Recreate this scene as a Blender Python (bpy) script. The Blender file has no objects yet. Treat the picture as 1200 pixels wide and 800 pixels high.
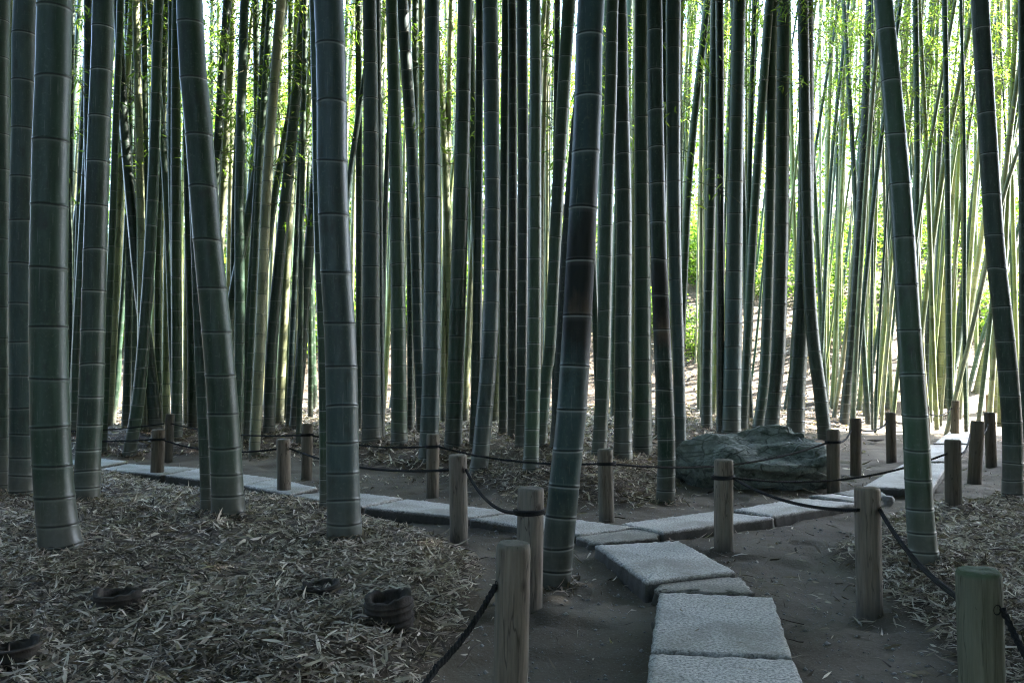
import bpy, math, random
import numpy as np
from mathutils import Vector, Quaternion, Matrix

random.seed(7)
RNG = np.random.default_rng(11)
S = bpy.context.scene
COL = S.collection
PI = math.pi

# ------------------------------------------------------------------ camera
F = 1000.0                      # focal length in pixels of the 1200 x 800 photograph
CAMZ = 1.05
PITCH = math.atan(40 / F)       # the horizon lies 40 px under the middle
cam = bpy.data.cameras.new('camera')
cam.sensor_width = 36.0
cam.lens = 36.0 * F / 1200.0
cam.clip_start = 0.05
cam.clip_end = 2000
cam_o = bpy.data.objects.new('camera', cam)
COL.objects.link(cam_o)
cam_o.location = (0, 0, CAMZ)
cam_o.rotation_euler = (PI / 2 + PITCH, 0, 0)
S.camera = cam_o
CP, SP = math.cos(PITCH), math.sin(PITCH)


def ray(px, py):
    u = (px - 600) / F
    v = (400 - py) / F
    return np.array([u, CP - v * SP, SP + v * CP])


def on_plane(px, py, z=0.0):
    d = ray(px, py)
    t = (z - CAMZ) / d[2]
    return np.array([d[0] * t, d[1] * t])


def project(p):
    x, y, z = p[0], p[1], p[2] - CAMZ
    f = y * CP + z * SP
    return 600 + F * x / f, 400 - F * (-y * SP + z * CP) / f


# ------------------------------------------------------------------ noise
def hash2(i, j, s):
    n = (i * 374761393 + j * 668265263 + s * 974711) & 0x7fffffff
    n = ((n ^ (n >> 13)) * 1274126177) & 0x7fffffff
    return ((n ^ (n >> 16)) & 0xffff) / 65535.0


def vnoise(x, y, s=0):
    x = np.asarray(x, float); y = np.asarray(y, float)
    i = np.floor(x).astype(np.int64); j = np.floor(y).astype(np.int64)
    fx = x - i; fy = y - j
    fx = fx * fx * (3 - 2 * fx); fy = fy * fy * (3 - 2 * fy)
    a = hash2(i, j, s); b = hash2(i + 1, j, s); c = hash2(i, j + 1, s); d = hash2(i + 1, j + 1, s)
    return (a * (1 - fx) + b * fx) * (1 - fy) + (c * (1 - fx) + d * fx) * fy


def fbm(x, y, s=0, o=4):
    r = 0; a = 0.5; t = 0
    for k in range(o):
        r = r + a * vnoise(x * 2 ** k, y * 2 ** k, s + k * 17); t += a; a *= 0.5
    return r / t


def sstep(v):
    v = np.clip(v, 0, 1)
    return v * v * (3 - 2 * v)


# ------------------------------------------------------------------ terrain
def world_poly(pts, far=()):
    return np.array([on_plane(a, b) for a, b in pts] + list(far))


MOUND_LEFT = world_poly([(-400, 556), (60, 552), (125, 556), (190, 571), (250, 585), (330, 592), (400, 600), (455, 612),
                         (530, 640), (572, 668), (572, 700), (548, 735), (522, 775), (500, 830), (470, 900)],
                        far=[np.array([-.5, .6]), np.array([-6, .6]), np.array([-9, 8])])
MOUND_RIGHT = world_poly([(955, 648), (985, 632), (1030, 612), (1070, 602), (1115, 603), (1150, 588), (1215, 574), (1400, 560)],
                         far=[np.array([8, 5.0]), np.array([7, .6]), np.array([1.0, .6])])
MOUND_RIGHT = np.vstack([MOUND_RIGHT, world_poly([(1180, 900), (1125, 800), (1100, 762), (1082, 742), (1034, 708), (1002, 668)])])
MOUND_BACK = world_poly([(-500, 548), (60, 537), (130, 537), (200, 537), (300, 535), (420, 553), (500, 560), (545, 572), (600, 592), (700, 600),
                         (762, 600), (800, 585), (815, 560), (850, 545), (915, 520), (985, 505), (1060, 492), (1150, 486), (1260, 484)],
                        far=[np.array([40, 24]), np.array([60, 90]), np.array([-70, 90]), np.array([-50, 10])])


def sdist(poly, x, y):
    """signed distance: positive inside"""
    best = np.full(x.shape, 1e9)
    inside = np.zeros(x.shape, bool)
    n = len(poly)
    for i in range(n):
        ax, ay = poly[i]; bx, by = poly[(i + 1) % n]
        dx, dy = bx - ax, by - ay
        t = np.clip(((x - ax) * dx + (y - ay) * dy) / (dx * dx + dy * dy + 1e-12), 0, 1)
        best = np.minimum(best, (x - ax - t * dx) ** 2 + (y - ay - t * dy) ** 2)
        cond = ((ay > y) != (by > y))
        with np.errstate(divide='ignore', invalid='ignore'):
            xi = ax + (y - ay) * dx / (dy if abs(dy) > 1e-12 else 1e-12)
        inside ^= cond & (x < xi)
    d = np.sqrt(best)
    return np.where(inside, d, -d)


def terrain(x, y, full=False):
    x = np.asarray(x, float); y = np.asarray(y, float)
    wob = (fbm(x * 2.1, y * 2.1, 5) - .5) * .35
    dl = sdist(MOUND_LEFT, x, y) + wob
    dr = sdist(MOUND_RIGHT, x, y) + wob * .6
    db = sdist(MOUND_BACK, x, y) + wob
    z = .13 * sstep((dl + .08) / .55) + .15 * sstep((dr + .05) / .5)
    z = z + .26 * sstep((db + .15) / 1.5) + .018 * np.clip(db - 1, 0, 14)
    hill0 = 21 + .10 * np.clip(-x, -12, 40) + 2.0 * (fbm(x * .12, y * .05, 31) - .5)
    k = np.clip(y - hill0, 0, None)
    hill = 8.5 * (1 - np.exp(-(k / 13.0) ** 1.3)) + .05 * k
    hill = hill * (1 + .5 * (fbm(x * .18, y * .18, 77) - .5))
    z = z + hill
    litter = np.maximum(np.maximum(sstep((dl + .02) / .16), sstep((dr + .02) / .14)), sstep((db + .02) / .35))
    z = z + (fbm(x * 1.3, y * 1.3, 9) - .5) * .05 + (fbm(x * 6, y * 6, 3) - .5) * .022 * (.5 + litter)
    z = z + (fbm(x * 17, y * 17, 13, 2) - .5) * .014
    z = z - .022 * (1 - litter) * sstep((fbm(x * 3.3, y * 2.6, 51, 2) - .52) / .12)
    if full:
        return z, litter
    return z


_T = np.concatenate([np.linspace(1.2, 16, 500), np.linspace(16.05, 60, 500)])


def on_ground(px, py):
    d = ray(px, py)
    x = d[0] * _T; y = d[1] * _T; z = CAMZ + d[2] * _T
    below = np.nonzero(z < terrain(x, y))[0]
    i = below[0] if len(below) else len(_T) - 1
    return np.array([x[i], y[i], float(terrain(x[i:i + 1], y[i:i + 1])[0])])


def gz(x, y):
    return float(terrain(np.array([x]), np.array([y]))[0])


# ------------------------------------------------------------------ object helpers
def tag(o, label, cat, group=None, kind=None):
    if label: o['label'] = label
    if cat: o['category'] = cat
    if group: o['group'] = group
    if kind: o['kind'] = kind
    return o


def link(name, me, parent=None, loc=None):
    o = bpy.data.objects.new(name, me)
    COL.objects.link(o)
    if parent is not None: o.parent = parent
    if loc is not None: o.location = loc
    return o


def empty(name, loc):
    o = bpy.data.objects.new(name, None)
    o.empty_display_size = .2
    COL.objects.link(o)
    o.location = loc
    return o


def mesh_np(name, verts, faces, mats, smooth=True, attrs=None, mat_idx=None):
    """verts (n,3); faces an (m,k) array or a list of tuples"""
    me = bpy.data.meshes.new(name)
    verts = np.asarray(verts, np.float32)
    if isinstance(faces, np.ndarray):
        m, k = faces.shape
        me.vertices.add(len(verts)); me.vertices.foreach_set('co', verts.ravel())
        me.loops.add(m * k); me.loops.foreach_set('vertex_index', faces.astype(np.int32).ravel())
        me.polygons.add(m)
        me.polygons.foreach_set('loop_start', np.arange(0, m * k, k, dtype=np.int32))
        me.update(calc_edges=True)
    else:
        me.from_pydata(verts.tolist(), [], faces)
        me.update()
    if smooth:
        me.polygons.foreach_set('use_smooth', np.ones(len(me.polygons), bool))
    for m_ in mats: me.materials.append(m_)
    if mat_idx is not None:
        me.polygons.foreach_set('material_index', np.asarray(mat_idx, np.int32))
    for nm, val in (attrs or {}).items():
        val = np.asarray(val, np.float32)
        if val.ndim == 2:
            a = me.attributes.new(nm, 'FLOAT_VECTOR', 'POINT'); a.data.foreach_set('vector', val.ravel())
        else:
            a = me.attributes.new(nm, 'FLOAT', 'POINT'); a.data.foreach_set('value', val)
    return me


# ------------------------------------------------------------------ materials
def nt(name):
    m = bpy.data.materials.new(name); m.use_nodes = True
    t = m.node_tree; t.nodes.clear()
    out = t.nodes.new('ShaderNodeOutputMaterial')
    return m, t, out


def N(t, typ, **kw):
    n = t.nodes.new(typ)
    for k, v in kw.items():
        if k.startswith('_'): setattr(n, k[1:], v)
        else: n.inputs[k.replace('__', ' ')].default_value = v
    return n


def L(t, a, b): t.links.new(a, b)


def ramp(t, fac, stops, interp='LINEAR'):
    r = t.nodes.new('ShaderNodeValToRGB'); r.color_ramp.interpolation = interp
    e = r.color_ramp.elements
    while len(e) < len(stops): e.new(.5)
    for q, (p, c) in zip(e, stops):
        q.position = p; q.color = (c, c, c, 1) if not hasattr(c, '__len__') else (*c, 1)
    L(t, fac, r.inputs['Fac']); return r.outputs['Color']


def mix(t, fac, a, b, mode='MIX'):
    n = t.nodes.new('ShaderNodeMix'); n.data_type = 'RGBA'; n.blend_type = mode
    for s, v in ((0, fac), (6, a), (7, b)):
        if hasattr(v, 'is_output'): L(t, v, n.inputs[s])
        elif s == 0: n.inputs[0].default_value = v
        else: n.inputs[s].default_value = (*v, 1)
    return n.outputs[2]


def math_(t, op, a, b=0.0, clamp=False):
    n = t.nodes.new('ShaderNodeMath'); n.operation = op; n.use_clamp = clamp
    for s, v in ((0, a), (1, b)):
        if hasattr(v, 'is_output'): L(t, v, n.inputs[s])
        else: n.inputs[s].default_value = v
    return n.outputs[0]


def coords(t, scale=(1, 1, 1), kind='Object'):
    tc = t.nodes.new('ShaderNodeTexCoord'); mp = t.nodes.new('ShaderNodeMapping')
    mp.inputs['Scale'].default_value = scale
    L(t, tc.outputs[kind], mp.inputs['Vector']); return mp.outputs['Vector']


def noise(t, vec, scale, detail=4, rough=.55):
    n = t.nodes.new('ShaderNodeTexNoise'); n.inputs['Scale'].default_value = scale
    n.inputs['Detail'].default_value = detail; n.inputs['Roughness'].default_value = rough
    if vec is not None: L(t, vec, n.inputs['Vector'])
    return n.outputs['Fac']


def bump(t, height, strength, dist=.01):
    b = t.nodes.new('ShaderNodeBump'); b.inputs['Strength'].default_value = strength; b.inputs['Distance'].default_value = dist
    L(t, height, b.inputs['Height']); return b.outputs['Normal']


def attr(t, name, out='Fac'):
    a = t.nodes.new('ShaderNodeAttribute'); a.attribute_name = name
    return a.outputs[out]


def bsdf(t, out, color, rough=.6, normal=None, spec=.5):
    b = t.nodes.new('ShaderNodeBsdfPrincipled')
    if hasattr(color, 'is_output'): L(t, color, b.inputs['Base Color'])
    else: b.inputs['Base Color'].default_value = (*color, 1)
    if hasattr(rough, 'is_output'): L(t, rough, b.inputs['Roughness'])
    else: b.inputs['Roughness'].default_value = rough
    b.inputs['Specular IOR Level'].default_value = spec
    if normal is not None: L(t, normal, b.inputs['Normal'])
    L(t, b.outputs[0], out.inputs['Surface']); return b


def culm_material(scorched=False):
    m, t, out = nt('scorched_culm' if scorched else 'bamboo_culm')
    oi = t.nodes.new('ShaderNodeObjectInfo')
    v = coords(t, (1, 1, .16)); v2 = coords(t, (1, 1, 1))
    # offset textures per stem
    add = t.nodes.new('ShaderNodeVectorMath'); add.operation = 'ADD'
    L(t, v, add.inputs[0]); mul = t.nodes.new('ShaderNodeVectorMath'); mul.operation = 'SCALE'
    L(t, oi.outputs['Location'], mul.inputs[0]); mul.inputs['Scale'].default_value = 3.7
    L(t, mul.outputs[0], add.inputs[1])
    streak = noise(t, add.outputs[0], 38, 5, .6)
    cloud = noise(t, add.outputs[0], 5, 3, .5)
    c = mix(t, ramp(t, cloud, [(.3, 0.0), (.75, 1.0)]), (.62, .66, .60), (1.15, 1.15, 1.1))
    c = mix(t, attr(t, 'ino'), mix(t, 1.0, c, (.66, .72, .62), 'MULTIPLY'), mix(t, 1.0, c, (1.28, 1.22, 1.22), 'MULTIPLY'))
    c = mix(t, 1.0, oi.outputs['Color'], c, 'MULTIPLY')
    c = mix(t, ramp(t, streak, [(.45, 0.0), (.8, .55)]), c, mix(t, .6, c, (.08, .12, .09)))
    c = mix(t, ramp(t, noise(t, v2, 60, 3), [(.58, 0.0), (.74, .6)]), c, (.075, .10, .07))
    c = mix(t, ramp(t, noise(t, coords(t, (1, 1, .5)), 11, 6, .7), [(.54, 0.0), (.68, .65)]), c, (.018, .022, .016))
    c = mix(t, ramp(t, noise(t, coords(t, (1, 1, .05)), 120, 2, .5), [(.66, 0.0), (.72, .5)]), c, (.13, .14, .12))
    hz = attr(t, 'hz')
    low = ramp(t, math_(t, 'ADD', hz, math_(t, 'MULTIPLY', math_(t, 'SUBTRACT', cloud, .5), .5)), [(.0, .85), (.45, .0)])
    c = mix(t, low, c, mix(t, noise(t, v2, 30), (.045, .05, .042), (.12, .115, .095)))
    if scorched:
        ang = attr(t, 'side')
        n1 = noise(t, coords(t, (1, 1, .35)), 7, 5, .7)
        bell = attr(t, 'scorch')
        a = math_(t, 'ADD', math_(t, 'MULTIPLY', bell, 1.3), math_(t, 'MULTIPLY', math_(t, 'SUBTRACT', n1, .5), 1.2))
        a = math_(t, 'ADD', a, math_(t, 'MULTIPLY', ang, .25))
        c = mix(t, ramp(t, a, [(.05, 0.0), (.60, .88)]), c, mix(t, streak, (.006, .006, .0055), (.02, .017, .014)))
        br = math_(t, 'ADD', attr(t, 'bare'), math_(t, 'MULTIPLY', math_(t, 'SUBTRACT', noise(t, coords(t, (1, 1, .4)), 14, 5, .7), .5), 1.3))
        c = mix(t, ramp(t, br, [(.35, 0.0), (.95, .75)]), c, mix(t, streak, (.035, .026, .018), (.13, .095, .06)))
    nd = attr(t, 'node')
    c = mix(t, math_(t, 'MULTIPLY', math_(t, 'MAXIMUM', nd, 0.0), math_(t, 'ADD', .24, math_(t, 'MULTIPLY', oi.outputs['Random'], .5))), c, (.33, .36, .32))
    c = mix(t, math_(t, 'MULTIPLY', math_(t, 'MAXIMUM', math_(t, 'MULTIPLY', nd, -1.0), 0.0), .85), c, (.012, .013, .011))
    r = math_(t, 'ADD', .30, math_(t, 'MULTIPLY', cloud, .30))
    if scorched: r = math_(t, 'ADD', r, math_(t, 'MULTIPLY', attr(t, 'scorch'), .3), True)
    bsdf(t, out, c, r, bump(t, math_(t, 'ADD', streak, math_(t, 'MULTIPLY', noise(t, v2, 45, 4), .5)), .16, .004), .16 if scorched else .32)
    return m


def leaf_material(name, c1, c2, c3, trans=.45, rough=.5):
    m, t, out = nt(name)
    r = attr(t, 'rnd')
    col = ramp(t, r, [(0.0, c1), (.5, c2), (1.0, c3)])
    d = t.nodes.new('ShaderNodeBsdfPrincipled'); L(t, col, d.inputs['Base Color']); d.inputs['Roughness'].default_value = rough
    d.inputs['Specular IOR Level'].default_value = .35
    tr = t.nodes.new('ShaderNodeBsdfTranslucent')
    L(t, mix(t, 1.0, col, (1.5, 1.65, .7), 'MULTIPLY'), tr.inputs['Color'])
    mx = t.nodes.new('ShaderNodeMixShader'); mx.inputs[0].default_value = trans
    L(t, d.outputs[0], mx.inputs[1]); L(t, tr.outputs[0], mx.inputs[2]); L(t, mx.outputs[0], out.inputs['Surface'])
    return m


def ground_material():
    m, t, out = nt('earth_and_litter')
    v = coords(t)
    lit = attr(t, 'litter')
    big = noise(t, v, 1.5, 7, .65); mid = noise(t, v, 6, 5, .65); fine = noise(t, v, 70, 4, .7)
    soil = mix(t, ramp(t, big, [(.35, 0.0), (.68, 1.0)]), (.060, .046, .032), (.185, .16, .122))
    soil = mix(t, ramp(t, mid, [(.40, 0.0), (.75, .7)]), soil, (.042, .035, .026))
    soil = mix(t, ramp(t, fine, [(.55, 0.0), (.75, .7)]), soil, (.17, .165, .15))
    vo = t.nodes.new('ShaderNodeTexVoronoi'); vo.inputs['Scale'].default_value = 60; L(t, v, vo.inputs['Vector'])
    soil = mix(t, ramp(t, vo.outputs['Distance'], [(.10, .5), (.22, 0.0)]), soil, (.20, .195, .18))
    # old broken-down litter: short strands
    w = coords(t, (1, 1, 1))
    l1 = noise(t, w, 35, 5, .75); l2 = noise(t, coords(t, (1, .25, 1)), 90, 4, .7)
    le = mix(t, ramp(t, l1, [(.35, 0.0), (.68, 1.0)]), (.028, .021, .015), (.12, .092, .068))
    le = mix(t, ramp(t, l2, [(.55, 0.0), (.7, .8)]), le, (.25, .205, .165))
    c = mix(t, lit, soil, le)
    h = math_(t, 'ADD', math_(t, 'MULTIPLY', fine, .5), math_(t, 'ADD', mid, math_(t, 'MULTIPLY', l2, lit)))
    bsdf(t, out, c, .93, bump(t, h, .8, .018), .2)
    return m


def granite_material():
    m, t, out = nt('granite')
    v = coords(t)
    oi = t.nodes.new('ShaderNodeObjectInfo')
    f = noise(t, v, 85, 3, .75); g = noise(t, v, 34, 4, .7); b = noise(t, v, 3.2, 5, .65)
    c = mix(t, ramp(t, f, [(.42, 0.0), (.58, 1.0)]), (.27, .262, .245), (.63, .605, .56))
    c = mix(t, ramp(t, g, [(.54, 0.0), (.68, .6)]), c, (.20, .198, .19))
    c = mix(t, ramp(t, noise(t, v, 70, 2), [(.61, 0.0), (.68, .8)]), c, (.06, .06, .058))
    c = mix(t, ramp(t, b, [(.45, 0.0), (.72, .6)]), c, (.21, .20, .17))
    c = mix(t, ramp(t, noise(t, v, 1.3, 6, .7), [(.48, 0.0), (.66, .55)]), c, (.15, .135, .10))
    c = mix(t, 1.0, c, oi.outputs['Color'], 'MULTIPLY')
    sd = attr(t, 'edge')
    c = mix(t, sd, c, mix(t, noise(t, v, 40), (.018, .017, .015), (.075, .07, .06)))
    h = math_(t, 'ADD', noise(t, v, 130, 4, .7), math_(t, 'MULTIPLY', g, .35))
    bsdf(t, out, c, .82, bump(t, h, .16, .002), .3)
    return m


def rock_material():
    m, t, out = nt('mossy_rock')
    v = coords(t)
    a = noise(t, v, 2.6, 7, .65); f = noise(t, v, 26, 6, .7)
    c = mix(t, ramp(t, a, [(.35, 0.0), (.65, 1.0)]), (.07, .088, .072), (.19, .215, .18))
    c = mix(t, ramp(t, f, [(.45, 0.0), (.72, .8)]), c, (.28, .31, .27))
    c = mix(t, ramp(t, noise(t, v, 9, 5), [(.55, 0.0), (.7, .8)]), c, (.025, .04, .024))
    geo = t.nodes.new('ShaderNodeNewGeometry')
    cr = t.nodes.new('ShaderNodeTexVoronoi'); cr.feature = 'DISTANCE_TO_EDGE'; cr.inputs['Scale'].default_value = 4.5
    L(t, coords(t, (1, 1.6, 2.2)), cr.inputs['Vector'])
    crk = ramp(t, cr.outputs['Distance'], [(.0, 0.0), (.05, 1.0)])
    c = mix(t, math_(t, 'MULTIPLY', math_(t, 'SUBTRACT', 1.0, crk), .6), c, (.03, .036, .03))
    h = math_(t, 'ADD', math_(t, 'ADD', a, math_(t, 'MULTIPLY', f, .5)), math_(t, 'MULTIPLY', crk, .35))
    bsdf(t, out, c, .8, bump(t, h, .8, .04), .35)
    return m


def wood_material():
    m, t, out = nt('weathered_post_wood')
    oi = t.nodes.new('ShaderNodeObjectInfo')
    v = coords(t, (1, 1, .07)); v2 = coords(t)
    addv = t.nodes.new('ShaderNodeVectorMath'); addv.operation = 'ADD'; L(t, v, addv.inputs[0]); L(t, oi.outputs['Location'], addv.inputs[1])
    g = noise(t, addv.outputs[0], 60, 6, .65); b = noise(t, addv.outputs[0], 12, 4)
    c = mix(t, ramp(t, g, [(.3, 0.0), (.7, 1.0)]), (.085, .068, .052), (.215, .18, .145))
    c = mix(t, ramp(t, b, [(.42, 0.0), (.75, .7)]), c, (.16, .165, .145))
    knots = t.nodes.new('ShaderNodeTexVoronoi'); knots.inputs['Scale'].default_value = 9
    L(t, coords(t, (1, 1, .55)), knots.inputs['Vector'])
    c = mix(t, ramp(t, knots.outputs['Distance'], [(.05, .85), (.14, 0.0)]), c, (.035, .026, .02))
    crack = ramp(t, noise(t, addv.outputs[0], 34, 2, .5), [(.485, 0.0), (.5, 1.0), (.515, 0.0)])
    c = mix(t, math_(t, 'MULTIPLY', crack, .7), c, (.03, .024, .018))
    tp = attr(t, 'top')
    c = mix(t, math_(t, 'MULTIPLY', tp, .55), c, mix(t, noise(t, v2, 45, 5), (.06, .06, .05), (.24, .225, .19)))
    moss = math_(t, 'MULTIPLY', math_(t, 'MULTIPLY', tp, oi.outputs['Alpha']), 1.0)
    c = mix(t, moss, c, mix(t, noise(t, v2, 50), (.04, .06, .035), (.10, .135, .08)))
    c = mix(t, math_(t, 'MULTIPLY', oi.outputs['Alpha'], .35), c, (.07, .095, .055))
    c = mix(t, 1.0, c, oi.outputs['Color'], 'MULTIPLY')
    dirt = attr(t, 'low')
    c = mix(t, math_(t, 'MULTIPLY', dirt, .75), c, (.055, .05, .042))
    bsdf(t, out, c, .85, bump(t, math_(t, 'SUBTRACT', g, crack), .5, .006), .25)
    return m


def plain(name, c1, c2, scale=40, rough=.85, stretch=(1, 1, 1), bs=.4, bd=.006):
    m, t, out = nt(name)
    n = noise(t, coords(t, stretch), scale, 5, .65)
    bsdf(t, out, mix(t, ramp(t, n, [(.3, 0.0), (.7, 1.0)]), c1, c2), rough, bump(t, n, bs, bd), .3)
    return m


M_CULM = culm_material(); M_SCORCH = culm_material(True)
M_LEAF = leaf_material('bamboo_leaf', (.055, .10, .02), (.09, .15, .03), (.15, .19, .05), .55)
M_LEAF_DENSE = leaf_material('light_blocking_leaf', (.03, .055, .02), (.045, .08, .025), (.07, .10, .035), .22)  # darker, less translucent bamboo leaf, so canopy and walls pass little light
M_SHRUB = leaf_material('shrub_leaf', (.045, .09, .018), (.085, .145, .03), (.15, .20, .05), .55)
M_DRY = leaf_material('dry_leaf', (.034, .025, .018), (.22, .172, .132), (.62, .555, .475), .10, .7)
M_GROUND = ground_material(); M_GRANITE = granite_material(); M_ROCK = rock_material(); M_WOOD = wood_material()
M_ROPE = plain('black_rope', (.004, .004, .004), (.014, .014, .014), 200, .95)
M_HOLE = plain('hole_shade', (.006, .005, .004), (.012, .01, .008), 40, .95)  # near-black, standing in for the shade inside the rope holes
M_STUMP = plain('rotting_bamboo', (.008, .007, .006), (.055, .045, .036), 22, .9, (1, 1, .4), .8, .01)
M_TWIG = plain('twig', (.05, .06, .03), (.10, .10, .05), 20, .7)
M_BARK = plain('tree_bark', (.04, .032, .025), (.12, .10, .08), 14, .9, (1, 1, .3), .9, .02)
M_GRAVEL = plain('pebble_stone', (.12, .115, .11), (.35, .34, .32), 18, .85)
M_SHEATH = plain('dry_sheath', (.03, .022, .018), (.10, .075, .055), 30, .75, (1, .2, 1))

# ------------------------------------------------------------------ world, sun, view
SUN_EL, SUN_AZ = 46.0, 74.0          # azimuth measured clockwise from the viewing direction (+Y)
w = bpy.data.worlds.new('World'); S.world = w; w.use_nodes = True
wt = w.node_tree; wt.nodes.clear()
wo = wt.nodes.new('ShaderNodeOutputWorld'); bg = wt.nodes.new('ShaderNodeBackground')
sky = wt.nodes.new('ShaderNodeTexSky'); sky.sky_type = 'NISHITA'; sky.sun_disc = False
sky.sun_elevation = math.radians(SUN_EL); sky.sun_rotation = math.radians(SUN_AZ)
sky.air_density = 1.0; sky.dust_density = 1.5; sky.ozone_density = 1.0
bg.inputs['Strength'].default_value = .15
wt.links.new(sky.outputs[0], bg.inputs[0]); wt.links.new(bg.outputs[0], wo.inputs[0])
sun = bpy.data.lights.new('sun', 'SUN'); sun.energy = 5.0; sun.angle = math.radians(.5); sun.color = (1, .95, .86)
sun_o = bpy.data.objects.new('sun', sun); COL.objects.link(sun_o)
sd = Vector((math.cos(math.radians(SUN_EL)) * math.sin(math.radians(SUN_AZ)), math.cos(math.radians(SUN_EL)) * math.cos(math.radians(SUN_AZ)), math.sin(math.radians(SUN_EL))))
sun_o.rotation_euler = sd.to_track_quat('Z', 'Y').to_euler(); sun_o.location = (10, 10, 30)
S.view_settings.view_transform = 'Standard'; S.view_settings.look = 'None'
S.view_settings.exposure = 4.5; S.view_settings.gamma = 1; S.view_settings.use_curve_mapping = False
S.cycles.use_denoising = True
S.cycles.filter_width = 1.1
S.cycles.max_bounces = 7; S.cycles.diffuse_bounces = 4; S.cycles.glossy_bounces = 3; S.cycles.transmission_bounces = 4
S.cycles.sample_clamp_indirect = 6
S.cycles.caustics_reflective = False; S.cycles.caustics_refractive = False

# ------------------------------------------------------------------ ground
def axis(lo, hi, fine_lo, fine_hi, step, grow):
    a = list(np.arange(fine_lo, fine_hi, step)); s = step; v = a[-1]
    while v < hi: s = min(s * grow, 4.0); v += s; a.append(v)
    s = step; v = a[0]; b = []
    while v > lo: s = min(s * grow, 4.0); v -= s; b.append(v)
    return np.array(b[::-1] + a)


gx = axis(-120, 120, -4.5, 4.5, .035, 1.05); gy = axis(-25, 140, 1.6, 8.5, .035, 1.025)
X, Y = np.meshgrid(gx, gy)
Z, LIT = terrain(X, Y, True)
nx, ny = len(gx), len(gy)
idx = np.arange(nx * ny).reshape(ny, nx)
fc = np.stack([idx[:-1, :-1], idx[:-1, 1:], idx[1:, 1:], idx[1:, :-1]], -1).reshape(-1, 4)
me = mesh_np('ground', np.stack([X, Y, Z], -1).reshape(-1, 3), fc, [M_GROUND], True, {'litter': LIT.ravel()})
tag(link('ground', me), 'bare trodden earth rising into leaf covered banks and a hillside', 'ground', kind='structure')


# ------------------------------------------------------------------ leaves as flat folded blades
def leaf_mesh(name, pos, direc, up, length, width, rnd, mat, droop=.25, curl=None, extra=None):
    """each leaf: six vertices, four faces-> two quads + two triangles as three quads along the blade"""
    n = len(pos)
    d = direc / (np.linalg.norm(direc, axis=1, keepdims=True) + 1e-9)
    s = np.cross(d, up); s /= (np.linalg.norm(s, axis=1, keepdims=True) + 1e-9)
    nrm = np.cross(s, d)
    l = length[:, None]; wd = width[:, None]
    cu = (curl if curl is not None else np.full(n, droop))[:, None]
    base = pos
    p1 = pos + d * l * .35 + nrm * l * cu * .10
    p2 = pos + d * l * .72 - nrm * l * cu * .12
    tip = pos + d * l - nrm * l * cu * .45
    V = np.stack([base, p1 + s * wd * .5, p1 - s * wd * .5, p2 + s * wd * .36, p2 - s * wd * .36, tip], 1).reshape(-1, 3)
    o = (np.arange(n) * 6)[:, None]
    tri1 = o + np.array([[0, 2, 1]]); tri2 = o + np.array([[1, 2, 4]]); tri3 = o + np.array([[1, 4, 3]]); tri4 = o + np.array([[3, 4, 5]])
    Fc = np.concatenate([tri1, tri2, tri3, tri4])
    return V, Fc, np.repeat(rnd, 6)


def rand_dirs(n, zmin=-1, zmax=1):
    a = RNG.uniform(0, 2 * PI, n); z = RNG.uniform(zmin, zmax, n); r = np.sqrt(np.clip(1 - z * z, 0, 1))
    return np.stack([r * np.cos(a), r * np.sin(a), z], 1)


def tube(path, radii, seg=5):
    path = np.asarray(path, float); n = len(path)
    tg = np.gradient(path, axis=0); tg /= np.linalg.norm(tg, axis=1, keepdims=True) + 1e-9
    ref = np.array([0, 0, 1.0]) if abs(tg[:, 2]).mean() < .8 else np.array([0, 1.0, 0])
    s = np.cross(tg, ref); s /= np.linalg.norm(s, axis=1, keepdims=True) + 1e-9
    u = np.cross(s, tg)
    a = np.linspace(0, 2 * PI, seg, endpoint=False)
    V = path[:, None] + (np.cos(a)[None, :, None] * s[:, None] + np.sin(a)[None, :, None] * u[:, None]) * np.asarray(radii)[:, None, None]
    i = np.arange(n * seg).reshape(n, seg)
    q = np.stack([i[:-1], np.roll(i[:-1], -1, 1), np.roll(i[1:], -1, 1), i[1:]], -1).reshape(-1, 4)
    return V.reshape(-1, 3), q


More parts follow.
